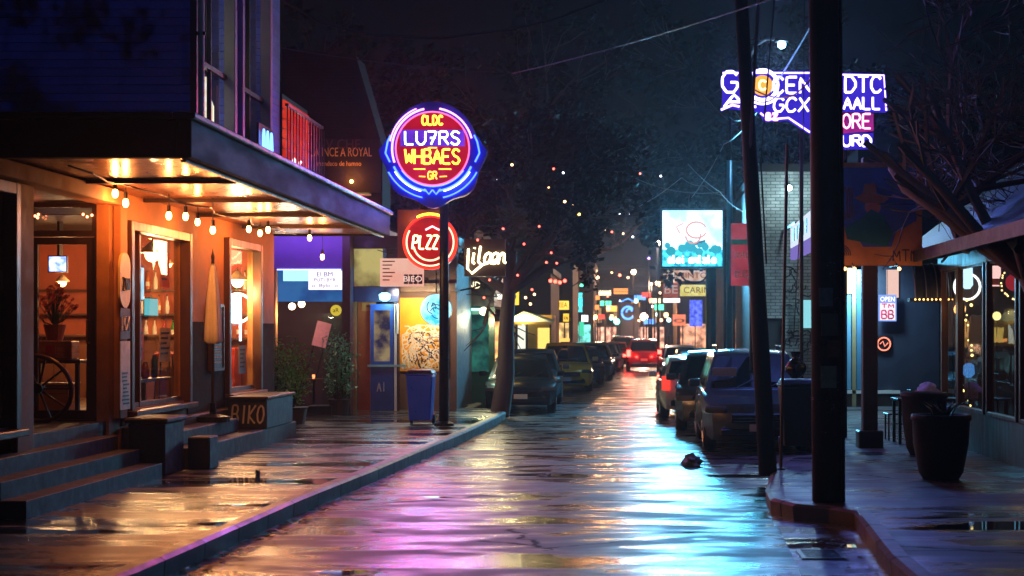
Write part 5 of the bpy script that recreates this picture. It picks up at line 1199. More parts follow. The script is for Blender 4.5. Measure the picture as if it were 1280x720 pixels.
for x in (940, 1003, 1058):
    g_ = vp(x, 150); MB().tube([(g_.x, d + .16, SW if g_.x > 2.9 else SW), (g_.x, d + .16, g_.z + .6)], .035, 8).build('post', m_iron, vn)
light('AREA', (vp(958, 115).x, d - .3, vp(958, 115).z), VIO_W, (.12, .22, 1), vn, 1.4, (R(-52), 0, 0)); light('AREA', (vp(1070, 130).x, d - .3, vp(1070, 130).z), VIO_W * .7, (.12, .22, 1), vn, 1.0, (R(-52), 0, 0))
# hanging painted board
d = 25.6; hb = thing('painted_board', 'square painted sign board with a hatted figure in an ochre frame on a wooden post', 'sign board')
x0, x1, z0, z1 = PX(1040, d), PX(1153, d), PZ(332, d), PZ(203, d)
MB().box(x0, d, z0, x1, d + .07, z1).build('frame', pm('ochre_paint', C('#d08848'), .55, .3, 5), hb, bevel=.01)
MB().prism([(x0 + .04, z0 + .62), (x0 + .3, z0 + .62), (x0 + .5, z0 + .3), (x0 + .95, z0 + .3), (x0 + 1.02, z0 + .52), (x1 - .1, z0 + .72), (x1 - .1, z1 - .08), (x0 + .04, z1 - .08)], d - .01, d + .002).build('panel', pm('night_blue', C('#5068d8'), .5, .3, 5), hb)
q = MB(); fx = x0 + .62
q.prism([(fx - .38, z0 + .42), (fx + .25, z0 + .3), (fx + .36, z0 + .5), (fx + .2, z0 + .8), (fx, z0 + .9), (fx - .2, z0 + .72), (fx - .42, z0 + .6)], d - .022, d - .011); q.build('coat', pm('teal_coat', C('#2f7a88'), .6, .3, 6), hb)
q = MB().prism([(fx - .26, z0 + 1.08), (fx - .1, z0 + 1.0), (fx + .2, z0 + 1.0), (fx + .3, z0 + 1.08), (fx + .1, z0 + 1.14), (fx + .06, z0 + 1.32), (fx - .1, z0 + 1.3), (fx - .14, z0 + 1.14)], d - .034, d - .023); q.build('hat', pm('hat_ochre', C('#a86a48'), .6, .3, 6), hb)
q = MB().lathe([(1e-4, -.004), (.13, -.004), (.12, 0)], (fx + .03, d - .0115, z0 + .94), 14, 'y').build('face', pm('face_rose', C('#d08070'), .6), hb)
q = MB()
for k in range(5): q.tube(arc(x0 + .12, z0 + .16, .06 + k * .03, 0, 180, 8, d - .006), .007, 4)
neon(q, 'MTN', x1 - .27, z0 + .16, .18, .4, .009, y=d - .006, n=4); q.tube([(fx + .1, d - .03, z0 + .98), (x1 - .12, d - .014, z0 + .98)], .006, 4); q.build('line_work', m_black, hb)
q = MB(); neon(q, 'COX', x0 + .26, z0 + 1.0, .5, .16, .01, y=d - .016, n=4); q.build('letter', pm('dull_pink', C('#7a4a68'), .6), hb)
px2 = PX(1089, d); MB().box(px2 - .12, d + .075, SW, px2 + .12, d + .3, z1 + .1).build('post', pm('post_brown', C('#4a3026'), .7, .4, 6, .4, stretch=(1, 1, .2)), hb, bevel=.015)
MB().box(px2 - .2, d + .0, SW - .02, px2 + .2, d + .38, SW + .28).build('footing', m_dkwood, hb, bevel=.02)
for xb in (1056, 1068, 1124):
    p = P(xb, 336, 25.35); MB().sphere(p, .03, 8).build('bulb', em('board_bulb', (1, .4, .1), 10), hb); MB().tube([p, (p.x, p.y + .2, p.z + .06), (p.x, 25.6, p.z + .1)], .008, 5).build('arm', m_iron, hb)
    light('POINT', (p.x, p.y - .1, p.z), .55, (1, .45, .12), hb, .03)
# red hoarding
d = 45; hr = thing('red_hoarding', 'tall red printed hoarding with pale lettering behind the leaning pole', 'hoarding')
x0, x1 = PX(914, d), PX(966, d); z0, z1 = PZ(357, d), PZ(279, d)
MB().box(x0, d, z0, x1, d + .12, z1).build('panel', emvar('red_print', (.42, .03, .05), (.62, .07, .09), .55, 2), hr)
MB().box(x0, d - .01, z0 + 1.15, x0 + .6, d - .002, z0 + 1.3).build('green_stripe', pm('stripe_green', C('#2a8a6a'), .5), hr)
MB().box(x0 + .7, d - .01, z0, x1, d - .002, z0 + 1.2).build('pale_panel', emvar('pale_print', (.75, .3, .28), (.9, .75, .65), .5, 4), hr)
sign_text(hr, 'EE', x0 + .3, d - .012, z0 + .32, .2, m_white, .006, .4); sign_text(hr, 'BAR', x0 + .32, d - .012, z0 + .85, .18, m_white, .006, .42)
MB().box(x0 + .05, d + .02, SW, x0 + .12, d + .1, z0).box(x1 - .12, d + .02, SW, x1 - .05, d + .1, z0).build('post', m_iron, hr)
light('AREA', ((x0 + x1) / 2, d - .5, z1 + .3), 12, (1, .5, .45), hr, .6, (R(35), 0, 0))
# white painted brick building with graffiti
wbk = thing('white_brick_building', 'white painted brick building with black graffiti and a dark shop doorway', 'building'); d = 41.5
x0, x1 = PX(948, d), PX(1046, d)
mb = MB(); wallgrid(mb, x0, x1, 0, 6.2, [(x0 + .1, x0 + .7, .2, 2.4)], lambda a, z, t: (a, d + .2 * t, z)); mb.build('wall', brick('white_brick', C('#a8aaa8'), C('#8a9492'), C('#4a5250'), 'y'), wbk)
MB().box(x0, d + .25, 0, x1, d + 9, 6.1).build('rear_block', pm('rear_block', C('#2a2a2e'), .7), wbk)
q = MB(); rr = random.Random(9)
scrib(q, PX(1000, d), 2.6, .4, 1.2, 34, .018); q.v = [(x, y * .2 + d - .006, z) for x, y, z in q.v]; q.build('graffiti', m_black, wbk)
MB().box(x0 - .02, d - .06, 6.202, x1 + .05, d + 9, 6.4).build('parapet', m_stone, wbk)
light('POINT', (PX(985, d), d - .8, 5.6), 60, (.65, .95, 1), wbk, .1, name='wall_flood'); MB().sphere((PX(985, d), d - .3, 5.75), .08, 10).build('flood_lamp', em('flood_glow', (.65, .95, 1), 10), wbk)
asn = thing('projecting_sign', 'white and violet sign projecting at an angle from the white brick building', 'sign')
a_, b_s = Vector((PX(988, 34), 38.0, 0)), Vector((PX(1016, 31), 31.5, 0))
for nm, zA, zB, mt in (('upper_face', (5.0, 4.55), (5.35, 4.3), em('white_face', (.75, .85, 1), 1.0)), ('lower_face', (4.53, 4.2), (4.28, 3.85), em('violet_face', (.3, .22, .75), .7))):
    x_a, x_b = PX(988, 38), PX(1014, 33)
    if nm == 'upper_face': zs = (PZ(285, 38), PZ(310, 38), PZ(295, 33), PZ(262, 33))
    else: zs = (PZ(311, 38), PZ(325, 38), PZ(312, 33), PZ(296, 33))
    vs = [(x_a, 38, zs[0]), (x_a, 38, zs[1]), (x_b, 33, zs[2]), (x_b, 33, zs[3])]; off = Vector((.12, .06, 0))
    MB().add([*vs, *[tuple(Vector(v) + off) for v in vs]], [(0,1,2,3),(7,6,5,4),(0,4,5,1),(1,5,6,2),(2,6,7,3),(3,7,4,0)]).build(nm, mt, asn)
q = MB()
for f in (.2, .35, .5, .65, .8): q.mbox(Matrix.Translation((x_a + (x_b - x_a) * f - .01, 38 - 5 * f - .01, PZ(297, 38) + (PZ(278, 33) - PZ(297, 38)) * f)) @ Matrix.Rotation(math.atan2(-5, x_b - x_a), 4, 'Z'), (.22, .02, .3))
q.build('lettering', pm('indigo_ink', C('#3a3a80'), .5), asn)
MB().box(x_a + .1, 38.0, 4.6, x_a + .16, 41.5, 4.66).build('bracket', m_iron, asn)
# blue lit shop with cream top
bsx = thing('cream_topped_shop', 'narrow shopfront lit cream above and pale blue below, beside the wooden post', 'building'); d = 40.0
x0, x1 = PX(1044, d), PX(1125, d)
MB().box(x0, d, 3.0, x0 + .42, d + .1, PZ(335, d)).build('cream_panel', em('cream_panel', (1, .8, .5), 2.2), bsx)
MB().box(x0, d + .02, .6, x0 + .40, d + .1, 2.97).build('blue_panel', pm('pale_blue', C('#5a93b0'), .45, .15, 3), bsx)
MB().box(x0 + .42, d - .02, SW, x0 + .52, d + .1, 3.6).build('mullion', pm('gold_trim', C('#8a8060'), .5), bsx)
MB().box(x0 + .54, d + .01, .6, x0 + 1.0, d + .1, 3.6).build('blue_panel', pm('pale_blue2', C('#3f7696'), .45, .15, 3), bsx)
MB().box(x0 - .1, d - .02, .5, x1, d + .08, .58).build('sill', m_white, bsx); MB().box(x0 - .1, d, 0, x1, d + .1, .498).build('base', m_dkwood, bsx)
MB().box(x0 + 1.02, d + .12, 0, x1 + 3, d + .3, 5.2).build('wall', pm('navy_wall', C('#1a2236'), .6, .3, 4), bsx)
MB().box(x0 - .1, d - .05, 3.7, x1 + 3, d + 6, 3.85).box(x0 - .1, d + .3, 5.2, x1 + 3, d + 6, 5.35).build('roof', m_black, bsx)
q = MB(); q.box(x0 + 1.3, d + .08, 2.9, x0 + 1.6, d + .118, 3.6).build('window', em('pink_window', (1, .65, .55), .9), bsx)
light('AREA', (x0 + .6, d - .7, 3.5), 140, (.45, .8, 1), bsx, .5, (R(25), 0, 0), name='shop_light')
os_ = thing('open_sign', 'red white and blue lit OPEN sign hung in the shopfront beyond the wooden post', 'sign'); p = P(1109.5, 385, d - .1)
MB().box(p.x - .22, p.y, p.z - .33, p.x + .22, p.y + .06, p.z + .33).build('light_box', em('open_blue', (.25, .4, .95), 1.1), os_)
MB().box(p.x - .19, p.y - .008, p.z - .3, p.x + .19, p.y - .001, p.z + .12).build('panel', em('open_white', (1, .85, .9), 1.2), os_)
sign_text(os_, 'OPEN', p.x, p.y - .006, p.z + .215, .12, em('open_letter', (1, .9, .9), 2), .006, .36)
q = MB(); neon(q, 'BB', p.x, p.z - .16, .2, .3, .02, y=p.y - .012, n=4); q.build('lettering', pm('ink_crimson', C('#b01040'), .6), os_)
q = MB(); neon(q, 'TM', p.x, p.z + .05, .1, .3, .014, y=p.y - .012, n=4); q.build('lettering', pm('ink_crimson', C('#b01040'), .6), os_); MB().tube([(p.x, p.y + .03, p.z + .33), (p.x, p.y + .03, 3.7)], .006, 4).build('hanger', m_iron, os_)
rn = thing('ring_neon', 'small round orange neon ring low in the dark shopfront', 'neon sign'); p = P(1105, 430, d + .05)
MB().tube(arc(p.x, p.z, .16, 0, 360, 20, p.y), .018, 5).tube([(p.x - .1, p.y, p.z), (p.x - .03, p.y, p.z + .07), (p.x + .02, p.y, p.z - .06), (p.x + .1, p.y, p.z + .03)], .014, 5).build('ring_tube', em('ring_orange', (1, .25, .15), 2), rn); MB().box(p.x - .2, p.y + .02, p.z - .2, p.x + .2, p.y + .05, p.z + .2).build('backing', m_black, rn)
# timber shop along the pavement
TX = 5.3
ts_ = thing('timber_shop', 'dark timber shop with tall windows and purple lit shingle roof along the pavement', 'building')
def MR(a, z, t): return (TX + .035 * t, a, z)
wins = [(26.0, 27.2), (24.05, 25.85), (22.0, 23.75), (19.2, 21.7), (16.5, 17.6)]
mb = MB(); wallgrid(mb, 15, 27.6, 0, 3.3, [(a, b, .85, 3.05) for a, b in wins], MR); mb.build('wall', m_dkwood, ts_)
MB().box(TX, 27.45, 0, TX + 6, 27.6, 3.3).build('end_wall', m_dkwood, ts_)
for a, b in wins:
    wn = thing('window', None, None); wn.parent = ts_
    MB().quad((TX + .018, a, .85), (TX + .018, b, .85), (TX + .018, b, 3.05), (TX + .018, a, 3.05)).build('pane', m_glass, wn)
    MB().box(TX - .04, a - .07, .8, TX + .05, a + .01, 3.1).box(TX - .04, b - .01, .8, TX + .05, b + .07, 3.1).box(TX - .039, a, .8, TX + .049, b, .86).build('frame', m_trimw, wn, bevel=.008)
MB().box(TX - .03, 15, 3.08, TX - .002, 27.6, 3.3).build('header', m_trimw, ts_)
vs = [(TX - .75, 15, 3.3), (TX - .75, 28.0, 3.3), (TX + 3, 28.0, 6.2), (TX + 3, 15, 6.2)]
def shingles(name, col):
    m, nt, b = newmat(name); tc = N(nt, 'ShaderNodeTexCoord'); sp = N(nt, 'ShaderNodeSeparateXYZ'); L(nt, tc.outputs['Object'], sp.inputs[0])
    cb = N(nt, 'ShaderNodeCombineXYZ'); L(nt, sp.outputs[1], cb.inputs[0]); L(nt, sp.outputs[0], cb.inputs[1])
    br = N(nt, 'ShaderNodeTexBrick', Scale=1); br.inputs['Brick Width'].default_value = .4; br.inputs['Row Height'].default_value = .26; br.inputs['Mortar Size'].default_value = .03
    br.inputs['Color1'].default_value = (*col, 1); br.inputs['Color2'].default_value = (*[c * .2 for c in col], 1); br.inputs['Mortar'].default_value = (.01, .01, .01, 1)
    L(nt, cb.outputs[0], br.inputs['Vector']); L(nt, br.outputs['Color'], b.inputs['Base Color']); b.inputs['Roughness'].default_value = .4
    bp = N(nt, 'ShaderNodeBump', Strength=.8, Distance=.03); bp.invert = True; L(nt, br.outputs['Fac'], bp.inputs['Height']); L(nt, bp.outputs[0], b.inputs['Normal']); return m
MB().add(vs + [(x, y, z - .08) for x, y, z in vs], [(0,1,2,3),(7,6,5,4),(0,4,5,1),(1,5,6,2),(2,6,7,3),(3,7,4,0)]).build('roof', shingles('shingle', C('#1a1418')), ts_)
MB().box(TX - .8, 15, 3.16, TX - .755, 28.0, 3.34).build('fascia_board', pm('rose_board', C('#1a1214'), .5, .3, 4), ts_)
MB().box(TX + .2, 15, .2, TX + 4, 27.4, .4).build('room_floor', m_plank, ts_); MB().box(TX + 3.2, 15, .4, TX + 3.3, 27.4, 3.25).box(TX + .2, 27.3, .4, TX + 3.2, 27.44, 3.25).build('room_wall', pm('dim_room', C('#3a2a26'), .7, .4, 3), ts_)
MB().box(TX + .17, 15, 3.2, TX + 4, 27.44, 3.28).build('room_ceiling', m_black, ts_)
light('POINT', (TX + 1.2, 25.6, 2.9), 14, (1, .5, .2), ts_, .1); light('POINT', (TX + 1.4, 21.5, 2.9), 8, (1, .4, .2), ts_, .1)
aw = thing('awning', 'small black striped barrel awning with amber fringe lights at the end of the timber shop', 'awning')
vs = []; fs = []
for i in range(9):
    a = R(90 * i / 8); 
    for y in (27.0, 29.0): vs.append((TX - .02 - .75 * math.sin(a), y, 2.55 + .7 * math.cos(a)))
# the barrel turns along the wall; ribs follow it
d = 27.8; x0, x1 = PX(1137, d), PX(1178, d); zt, zb = PZ(330, d), PZ(373, d); vs = []; k = 10
for i in range(k + 1):
    a = R(90 * i / k); vs += [(x0 + .1 * (1 - math.sin(a)), d - .55 * math.sin(a), zb + (zt - zb) * math.cos(a)), (x1, d - .55 * math.sin(a), zb + (zt - zb) * math.cos(a))]
MB().add(vs, [(2*i, 2*i+1, 2*i+3, 2*i+2) for i in range(k)]).build('cloth', bands('awning_stripe', C('#3a3e48'), 0, .15, .6, .4, .6, gap=.2), aw, smooth=True)
q = MB()
for f in (0, .33, .66, 1): q.tube([(x0 + (x1 - x0) * f, d - .555 * math.sin(R(90 * i / 8)) - .008, zb + (zt - zb) * math.cos(R(90 * i / 8)) + .006) for i in range(9)], .012, 5)
q.build('rib', pm('pale_rib', C('#7a8290'), .4), aw)
for i in range(9): MB().sphere((x0 + (x1 - x0) * i / 8, d - .56, zb - .03), .016, 8).build('fringe_bulb', em('fringe_amber', (1, .45, .1), 6), aw)
MB().box(x0, d - .002, zb - .05, x1, d + .2, zb).build('rail', m_iron, aw)
light('POINT', ((x0 + x1) / 2, d - .8, zb - .2), 2.5, (1, .5, .15), aw)
def inlamp(nm, lab, x, y, d, mk, cat='lamp'):
    t = thing(nm, lab, cat); p = P(x, y, d); mk(t, p); return t
def chand(t, p):
    MB().lathe([(.02, .25), (.09, .2), (.1, -.15), (.05, -.22)], p, 12).build('globe', em('chand_blue', (.55, .8, 1), 2.2), t, smooth=True); MB().tube([(p.x, p.y, p.z + .2), (p.x, p.y, 3.2)], .01, 5).build('cord', m_black, t)
    MB().tube(arc(p.x, p.z - .18, .22, 0, 360, 20, p.y), .022, 6).build('ring', em('chand_ring', (1, .95, .9), 3), t)
inlamp('hanging_lamp', 'pale blue hanging lamp with white ring behind the timber shop window', 1209, 345, 27.2, chand)
def strand(t, p):
    rr = random.Random(5); q = MB(); pts = []
    for i in range(22):
        b = Vector((p.x + rr.uniform(-.12, .12), p.y + rr.uniform(-.1, .1), p.z - i * .085)); pts.append(b); MB().sphere(b, rr.uniform(.014, .03), 6).build('bulb', em('strand_gold', (1, .7, .2), 5), t)
    MB().tube(pts, .004, 4).build('wire', m_black, t)
inlamp('fairy_strand', 'hanging strand of golden fairy bulbs behind the timber shop window', 1207, 375, 27.0, strand, 'string lights')
def wreath(t, p):
    rr = random.Random(6)
    for i in range(26):
        a = R(i * 360 / 26); MB().sphere((p.x + .19 * math.cos(a) + rr.gauss(0, .012), p.y, p.z + .24 * math.sin(a) + rr.gauss(0, .012)), .014, 6).build('bulb', em('wreath_gold', (1, .6, .2), 5), t)
    MB().lathe([(1e-4, -.02), (.13, -.02), (.12, .0)], p, 16, 'y').build('red_centre', em('wreath_red', (.5, .02, .03), .8), t); MB().tube(arc(p.x, p.z, .19, 0, 360, 24, p.y + .02, .24), .02, 5).build('hoop', m_dkwood, t)
inlamp('light_wreath', 'ring of golden bulbs with a red centre in the timber shop window', 1267, 353, 23.9, wreath, 'wreath')
def redlamp(t, p):
    MB().box(p.x - .1, p.y, p.z - .16, p.x + .1, p.y + .06, p.z + .16).build('light_box', em('redwhite', (1, .55, .5), 1.8), t); MB().box(p.x - .1, p.y - .006, p.z - .14, p.x + .1, p.y - .001, p.z - .04).build('stripe', m_tail, t); MB().tube([(p.x, p.y, p.z + .16), (p.x, p.y, 3.2)], .008, 4).build('cord', m_black, t)
inlamp('lit_sign', 'small red and white lit sign hanging behind the timber shop window', 1243, 345, 25.0, redlamp, 'sign')
def lowlamp(t, p):
    MB().sphere(p, .07, 10).build('globe', em('low_gold', (1, .8, .3), 2), t); MB().tube([p, (p.x, p.y, .4)], .012, 5).build('stem', m_iron, t); light('POINT', (p.x - .2, p.y - .3, p.z + .2), 6, (1, .6, .25), t)
inlamp('floor_lamp', 'low golden floor lamp inside the timber shop', 1246, 395, 25.0, lowlamp)
def bluelamp(t, p):
    MB().lathe([(.04, 0), (.1, .06), (.09, .2), (.04, .24)], p, 10).build('globe', em('blue_lantern', (.1, .35, .9), .8), t); MB().tube([(p.x, p.y, p.z), (p.x, p.y, .4)], .015, 5).build('stem', m_iron, t)
inlamp('lantern', 'small blue lantern on a stand inside the timber shop window', 1211, 472, 26.6, bluelamp, 'lantern')
# pots, table, bin
def pot(lab, x, y, r, h, seed, plant=True):
    t = thing('planter_pot', lab, 'planter')
    MB().lathe([(r * .62, 0), (r * .78, h * .12), (r * .96, h * .55), (r, h * .9), (r * 1.06, h * .93), (r * 1.04, h), (r * .9, h), (r * .88, h * .85)], (x, y, SW), 24).build('pot', pm('pot_brown', C('#120c0a'), .6, .5, 5, .4, spec=.25), t, smooth=True)
    MB().lathe([(r * .88, h * .86), (1e-4, h * .9)], (x, y, SW), 16).build('soil', pm('soil', C('#1c1410'), .9), t)
    if plant:
        rr = random.Random(seed); q = MB()
        for i in range(60):
            a = rr.uniform(0, 6.28); ln = rr.uniform(.15, .4); b = Vector((x + rr.uniform(-.1, .1), y + rr.uniform(-.1, .1), SW + h * .88)); e = b + Vector((math.cos(a) * ln * .7, math.sin(a) * ln * .7, ln * .7)); w = Vector((-math.sin(a), math.cos(a), 0)) * .02
            q.quad(b, (b + e) / 2 + w + Vector((0, 0, .05)), e, (b + e) / 2 - w + Vector((0, 0, .05)))
        q.build('foliage', pm('pot_leaf', C('#20301c'), .5, .5, 3, 0), t)
pot('big round dark pot standing on the damp pavement by the timber shop', PX(1176, 20.2), 20.2, .36, .82, 3)
pot('second dark pot between the big pot and the patio table', PX(1155, 24.2), 24.2, .34, .95, 4, False)
tb = thing('patio_table', 'dark patio table set on the pavement before the shopfronts', 'table', (PX(1152, 27), 26.8, SW))
MB().box(-.5, -.35, .72, .5, .35, .76).build('tabletop', m_dkwood, tb, bevel=.01)
for sx in (-.45, .45):
    for sy in (-.3, .3): MB().cbox((sx, sy, .36), (.05, .05, .719)).build('leg', m_iron, tb)
it = thing('table_bundle', 'crumpled white and red cloth bundle on the patio table', 'cloth', (PX(1160, 26.8), 26.8, SW + .762)); rr = random.Random(8)
q = MB(); n_, k_ = 18, 10; vs = []
for i in range(k_ + 1):
    for j in range(n_):
        a = 2 * math.pi * j / n_; ph = math.pi / 2 * i / k_; rr0 = .2 * math.cos(ph) * (1 + .25 * math.sin(5 * a + i) + rr.gauss(0, .04)); vs.append((rr0 * math.cos(a), rr0 * math.sin(a) * .7, .24 * math.sin(ph) * (1 + .12 * math.sin(3 * a))))
q.add(vs, [(i*n_+j, i*n_+(j+1) % n_, (i+1)*n_+(j+1) % n_, (i+1)*n_+j) for i in range(k_) for j in range(n_)]); q.build('cloth', pm('lilac_cloth', C('#9a90b0'), .7, .3, 8), it, smooth=True)
MB().sphere((-.2, -.05, .06), .06, 10).build('red_fold', pm('red_cloth', C('#b03828'), .6), it)
for i, (x, d) in enumerate(((1122, 27.6), (1180, 26.2))):
    t = thing('patio_chair', ('dark metal patio chair on the street side of the patio table', 'dark metal patio chair on the shop side of the patio table')[i], 'chair', (PX(x, d), d, SW), R(90 if i else -90), 'chairs at the patio table')
    MB().cbox((0, 0, .45), (.42, .42, .03)).build('seat', m_iron, t, bevel=.01); MB().cbox((0, .2, .72), (.4, .025, .3)).build('backrest', m_iron, t, bevel=.008)
    for sx in (-.18, .18):
        for sy in (-.18, .2): MB().tube([(sx, sy, 0), (sx, sy, .86 if sy > 0 else .44)], .014, 6).build('leg', m_iron, t)
wheelie('black wheelie bin beside the thin post near the teal estate', PX(999, 25), 25.2, .58, 1.12, pm('bin_black', C('#0e1014'), .4, .2, 4), m_black)
bg = thing('rubbish_bag', 'knotted black rubbish bag heaped on the lid of the black wheelie bin', 'bag', (PX(996, 25), 25.2, SW + 1.13)); rr = random.Random(10)
q = MB(); vs = []; n_, k_ = 16, 9
for i in range(k_ + 1):
    for j in range(n_):
        a = 2 * math.pi * j / n_; f = i / k_; rad = (.16 * math.sin(math.pi * min(1, f * 1.15 + .08)) ** .7 if f < .75 else .04 + .05 * (f - .75) * 4) * (1 + .1 * math.sin(7 * a + 3 * f)); vs.append((rad * math.cos(a), rad * math.sin(a), f * .42))
q.add(vs, [(i*n_+j, i*n_+(j+1) % n_, (i+1)*n_+(j+1) % n_, (i+1)*n_+j) for i in range(k_) for j in range(n_)]); q.build('sack', pm('bag_black', C('#0c0c10'), .25, .2, 10, .3), bg, smooth=True)
MB().lathe([(.05, .3), (.055, .315), (.05, .33)], (0, 0, 0), 10).build('knot', m_iron, bg)
# litter
lt = thing('crumpled_paper', 'crumpled black and white newspaper lying on the wet road', 'litter', (PX(865, 24.5), 24.5, 0)); rr = random.Random(14)
q = MB(); vs = []; n_, k_ = 12, 6
for i in range(k_ + 1):
    for j in range(n_):
        a = 2 * math.pi * j / n_; ph = math.pi / 2 * i / k_; r0 = .14 * math.cos(ph) * (1 + rr.uniform(-.35, .35)); vs.append((r0 * math.cos(a) * 1.2, r0 * math.sin(a) * 1.4, .01 + .15 * math.sin(ph) * (1 + rr.uniform(-.3, .3))))
q.add(vs, [(i*n_+j, i*n_+(j+1) % n_, (i+1)*n_+(j+1) % n_, (i+1)*n_+j) for i in range(k_) for j in range(n_)]); q.build('sheet', pm('newsprint', C('#8a8a88'), .8, .8, 30), lt)
cn_ = thing('crushed_can', 'small crushed tin can lying in a puddle on the shop side pavement', 'litter', (PX(322, 20.2), 20.2, SW))
MB().lathe([(.03, 0), (.034, .02), (.028, .06), (.034, .1), (.03, .12)], (0, 0, .0), 12).build('shell', m_rim, cn_)
# ------------------------------------------------------------------ cables and bulbs over the street
def cable(lab, pts, r=.012, sag=0, nm='overhead_cable'):
    o = []
    for a, b in zip(pts, pts[1:]):
        for i in range(14):
            f = i / 14; o.append(a.lerp(b, f) - Vector((0, 0, sag * 4 * f * (1 - f))))
    o.append(pts[-1]); return tag(MB().tube(o, r, 5).build(nm, m_black), lab, 'cable')
cable('thick sagging black cable crossing the sky from the upper windows', [P(352, 0, 29), P(400, 28, 28.6), P(470, 45, 28), P(550, 48, 27.6), P(640, 37, 27.4), P(700, 22, 27.2), P(757, 0, 27)], .022)
cable('thin wire from the slim lamp post towards the billboard', [P(912, 245, 50), P(880, 232, 52), P(852, 222, 54), P(790, 262, 70)], .014, .1)
cable('thin wire slanting from the sky to the leaning pole', [P(860, 205, 40), P(900, 240, 36), P(930, 265, 24)], .01, .05)
cable('thin dark wire high above the green shop', [P(600, 175, 40), P(780, 215, 60), P(905, 240, 50)], .012, .3)
cable('wire running from the utility pole into the far trees', [P(1026, 10, 19), P(905, 180, 50), P(850, 260, 80)], .012, .3)
sb = [([(690, 211), (704, 216), (741, 219), (767, 211), (800, 217), (826, 220)], 52, 'string of bulbs crossing the street high above the cars', ['r', 'w', 'w', 'R', 'r', 'w']),
      ([(700, 250), (709, 253), (717, 257), (724, 268), (747, 259), (760, 267), (775, 268), (786, 267), (797, 263)], 64, 'lower string of amber bulbs across the street', ['a', 'a', 'a', 'y', 'w', 'w', 'w', 'w', 'r']),
      ([(748, 286), (757, 287), (765, 290), (779, 292), (791, 296), (801, 299), (806, 292)], 78, 'faint string of bulbs sagging between far trees', ['y', 'a', 'r', 'a', 'w', 'w', 'w'])]
for pts, d, lab, cs in sb:
    t = thing('festoon_lights', lab, 'string lights', group='festoon lights over the street'); w = []
    for (x, y), cl in zip(pts, cs):
        p = P(x, y, d); w.append(p); MB().sphere(p, .00105 * d * (1.0 if cl == 'R' else .62), 8).build('bulb', em('fest_' + cl, {'r': (1, .15, .1), 'R': (1, .06, .03), 'w': (.9, .8, .85), 'a': (1, .5, .25), 'y': (1, .65, .15)}[cl], 14 if cl == 'R' else 6), t)
    MB().tube([p + Vector((0, 0, .08)) for p in w], .008, 4).build('wire', m_black, t)
# ------------------------------------------------------------------ the far street
def facade(lab, x0, x1, d, h, col, floors=2, seed=1, lit=.3, depth=8, shop=None, litcol=(1, .6, .25)):
    rr = random.Random(seed); t = thing('far_building', lab, 'building')
    MB().box(x0, d, 0, x1, d + depth, h).build('wall', pm('far_' + col, C(col), .7, .3, 2), t)
    MB().box(x0 - .1, d - .15, h, x1 + .1, d + depth, h + .25).build('cornice', m_stone, t)
    n = max(1, int((x1 - x0) / 1.5))
    for f in range(floors):
        for k in range(n):
            cx = x0 + (k + .5) * (x1 - x0) / n; cz = 3.6 + f * 2.9
            if cz + 1 > h: continue
            on = rr.random() < lit
            o = MB().box(cx - .4, d - .04, cz - .7, cx + .4, d - .005, cz + .7).build('window', em('lit_%d' % (seed % 4), litcol, .5) if on else m_black, t); MB().box(cx - .46, d - .07, cz - .78, cx + .46, d - .005, cz - .71).build('sill', m_stone, o)
    if shop:
        MB().box(x0 + .2, d - .04, .5, x1 - .2, d - .005, 2.5).build('shop_window', emvar('shop_%d' % seed, tuple(c * .2 for c in shop), shop, 2.2, 2), t)
        q = MB()
        for k in range(int((x1 - x0) / .7)): q.box(x0 + .3 + k * .7, d - .07, .5, x0 + .36 + k * .7, d - .041, 2.5)
        q.build('glazing_bar', m_black, t)
        MB().box(x0 + .1, d - .5, 2.6, x1 - .1, d - .05, 2.75).build('awning', m_black, t)
    return t
# yellow kiosk
kb = thing('yellow_kiosk', 'small yellow lit kiosk with a bright peaked canvas awning beyond the tree', 'kiosk'); d = 62
x0, x1 = PX(637, d), PX(690, d)
m_kwall = pm('kiosk_wall', C('#c89a3c'), .6, .2, 3); light('POINT', ((x0 + x1) / 2 - .2, d - 1.1, 2.75), 120, (1, .78, .3), kb, .1)
MB().box(x0, d, 0, x1, d + 3, 2.7).build('wall', m_kwall, kb)
MB().box(x0 + .32, d - .03, SW, x0 + .62, d - .004, 2.3).build('door', em('kiosk_door', (.95, 1, .8), 1.1), kb); MB().box(x0 + .62, d - .05, SW, x0 + .7, d - .004, 2.35).box(x0 + .24, d - .05, SW, x0 + .32, d - .004, 2.35).build('door_frame', m_dkwood, kb)
MB().box(x1 - .55, d - .03, 1.35, x1 - .05, d - .004, 2.2).build('window', em('kiosk_win', (1, .7, .15), 1.3), kb)
ax, az = PX(655, d), PZ(389, d); A = [(x0 - .05, d - 1.0, 2.45), (x1 + .1, d - 1.0, 2.4), (x1 + .1, d + .5, 2.55), (x0 - .05, d + .5, 2.55)]
MB().add(A + [(ax, d - .3, az)], [(0, 1, 4), (1, 2, 4), (2, 3, 4), (3, 0, 4)]).build('awning', pm('canvas_white', C('#d0dcd4'), .8, .1), kb)
MB().box(x0 - .05, d - 1.03, 2.33, x1 + .1, d - 1.0, 2.44).build('valance', pm('canvas_yellow', C('#d8b060'), .8), kb); MB().sphere((ax, d - .5, 2.42), .1, 8).build('lamp_globe', em('kiosk_lamp', (.9, 1, .8), 12), kb)
MB().tube([(x1 - .02, d - .95, SW), (x1 - .02, d - .95, 2.4)], .03, 6).tube([(x0 + .02, d - .95, SW), (x0 + .02, d - .95, 2.4)], .03, 6).build('post', m_iron, kb)
facade('dark far building with yellow sign above its shop beyond the kiosk', -6.5, PX(716, 80), 80, 5.6, '#3a2c28', 1, 3, .3, shop=(1, .6, .2))
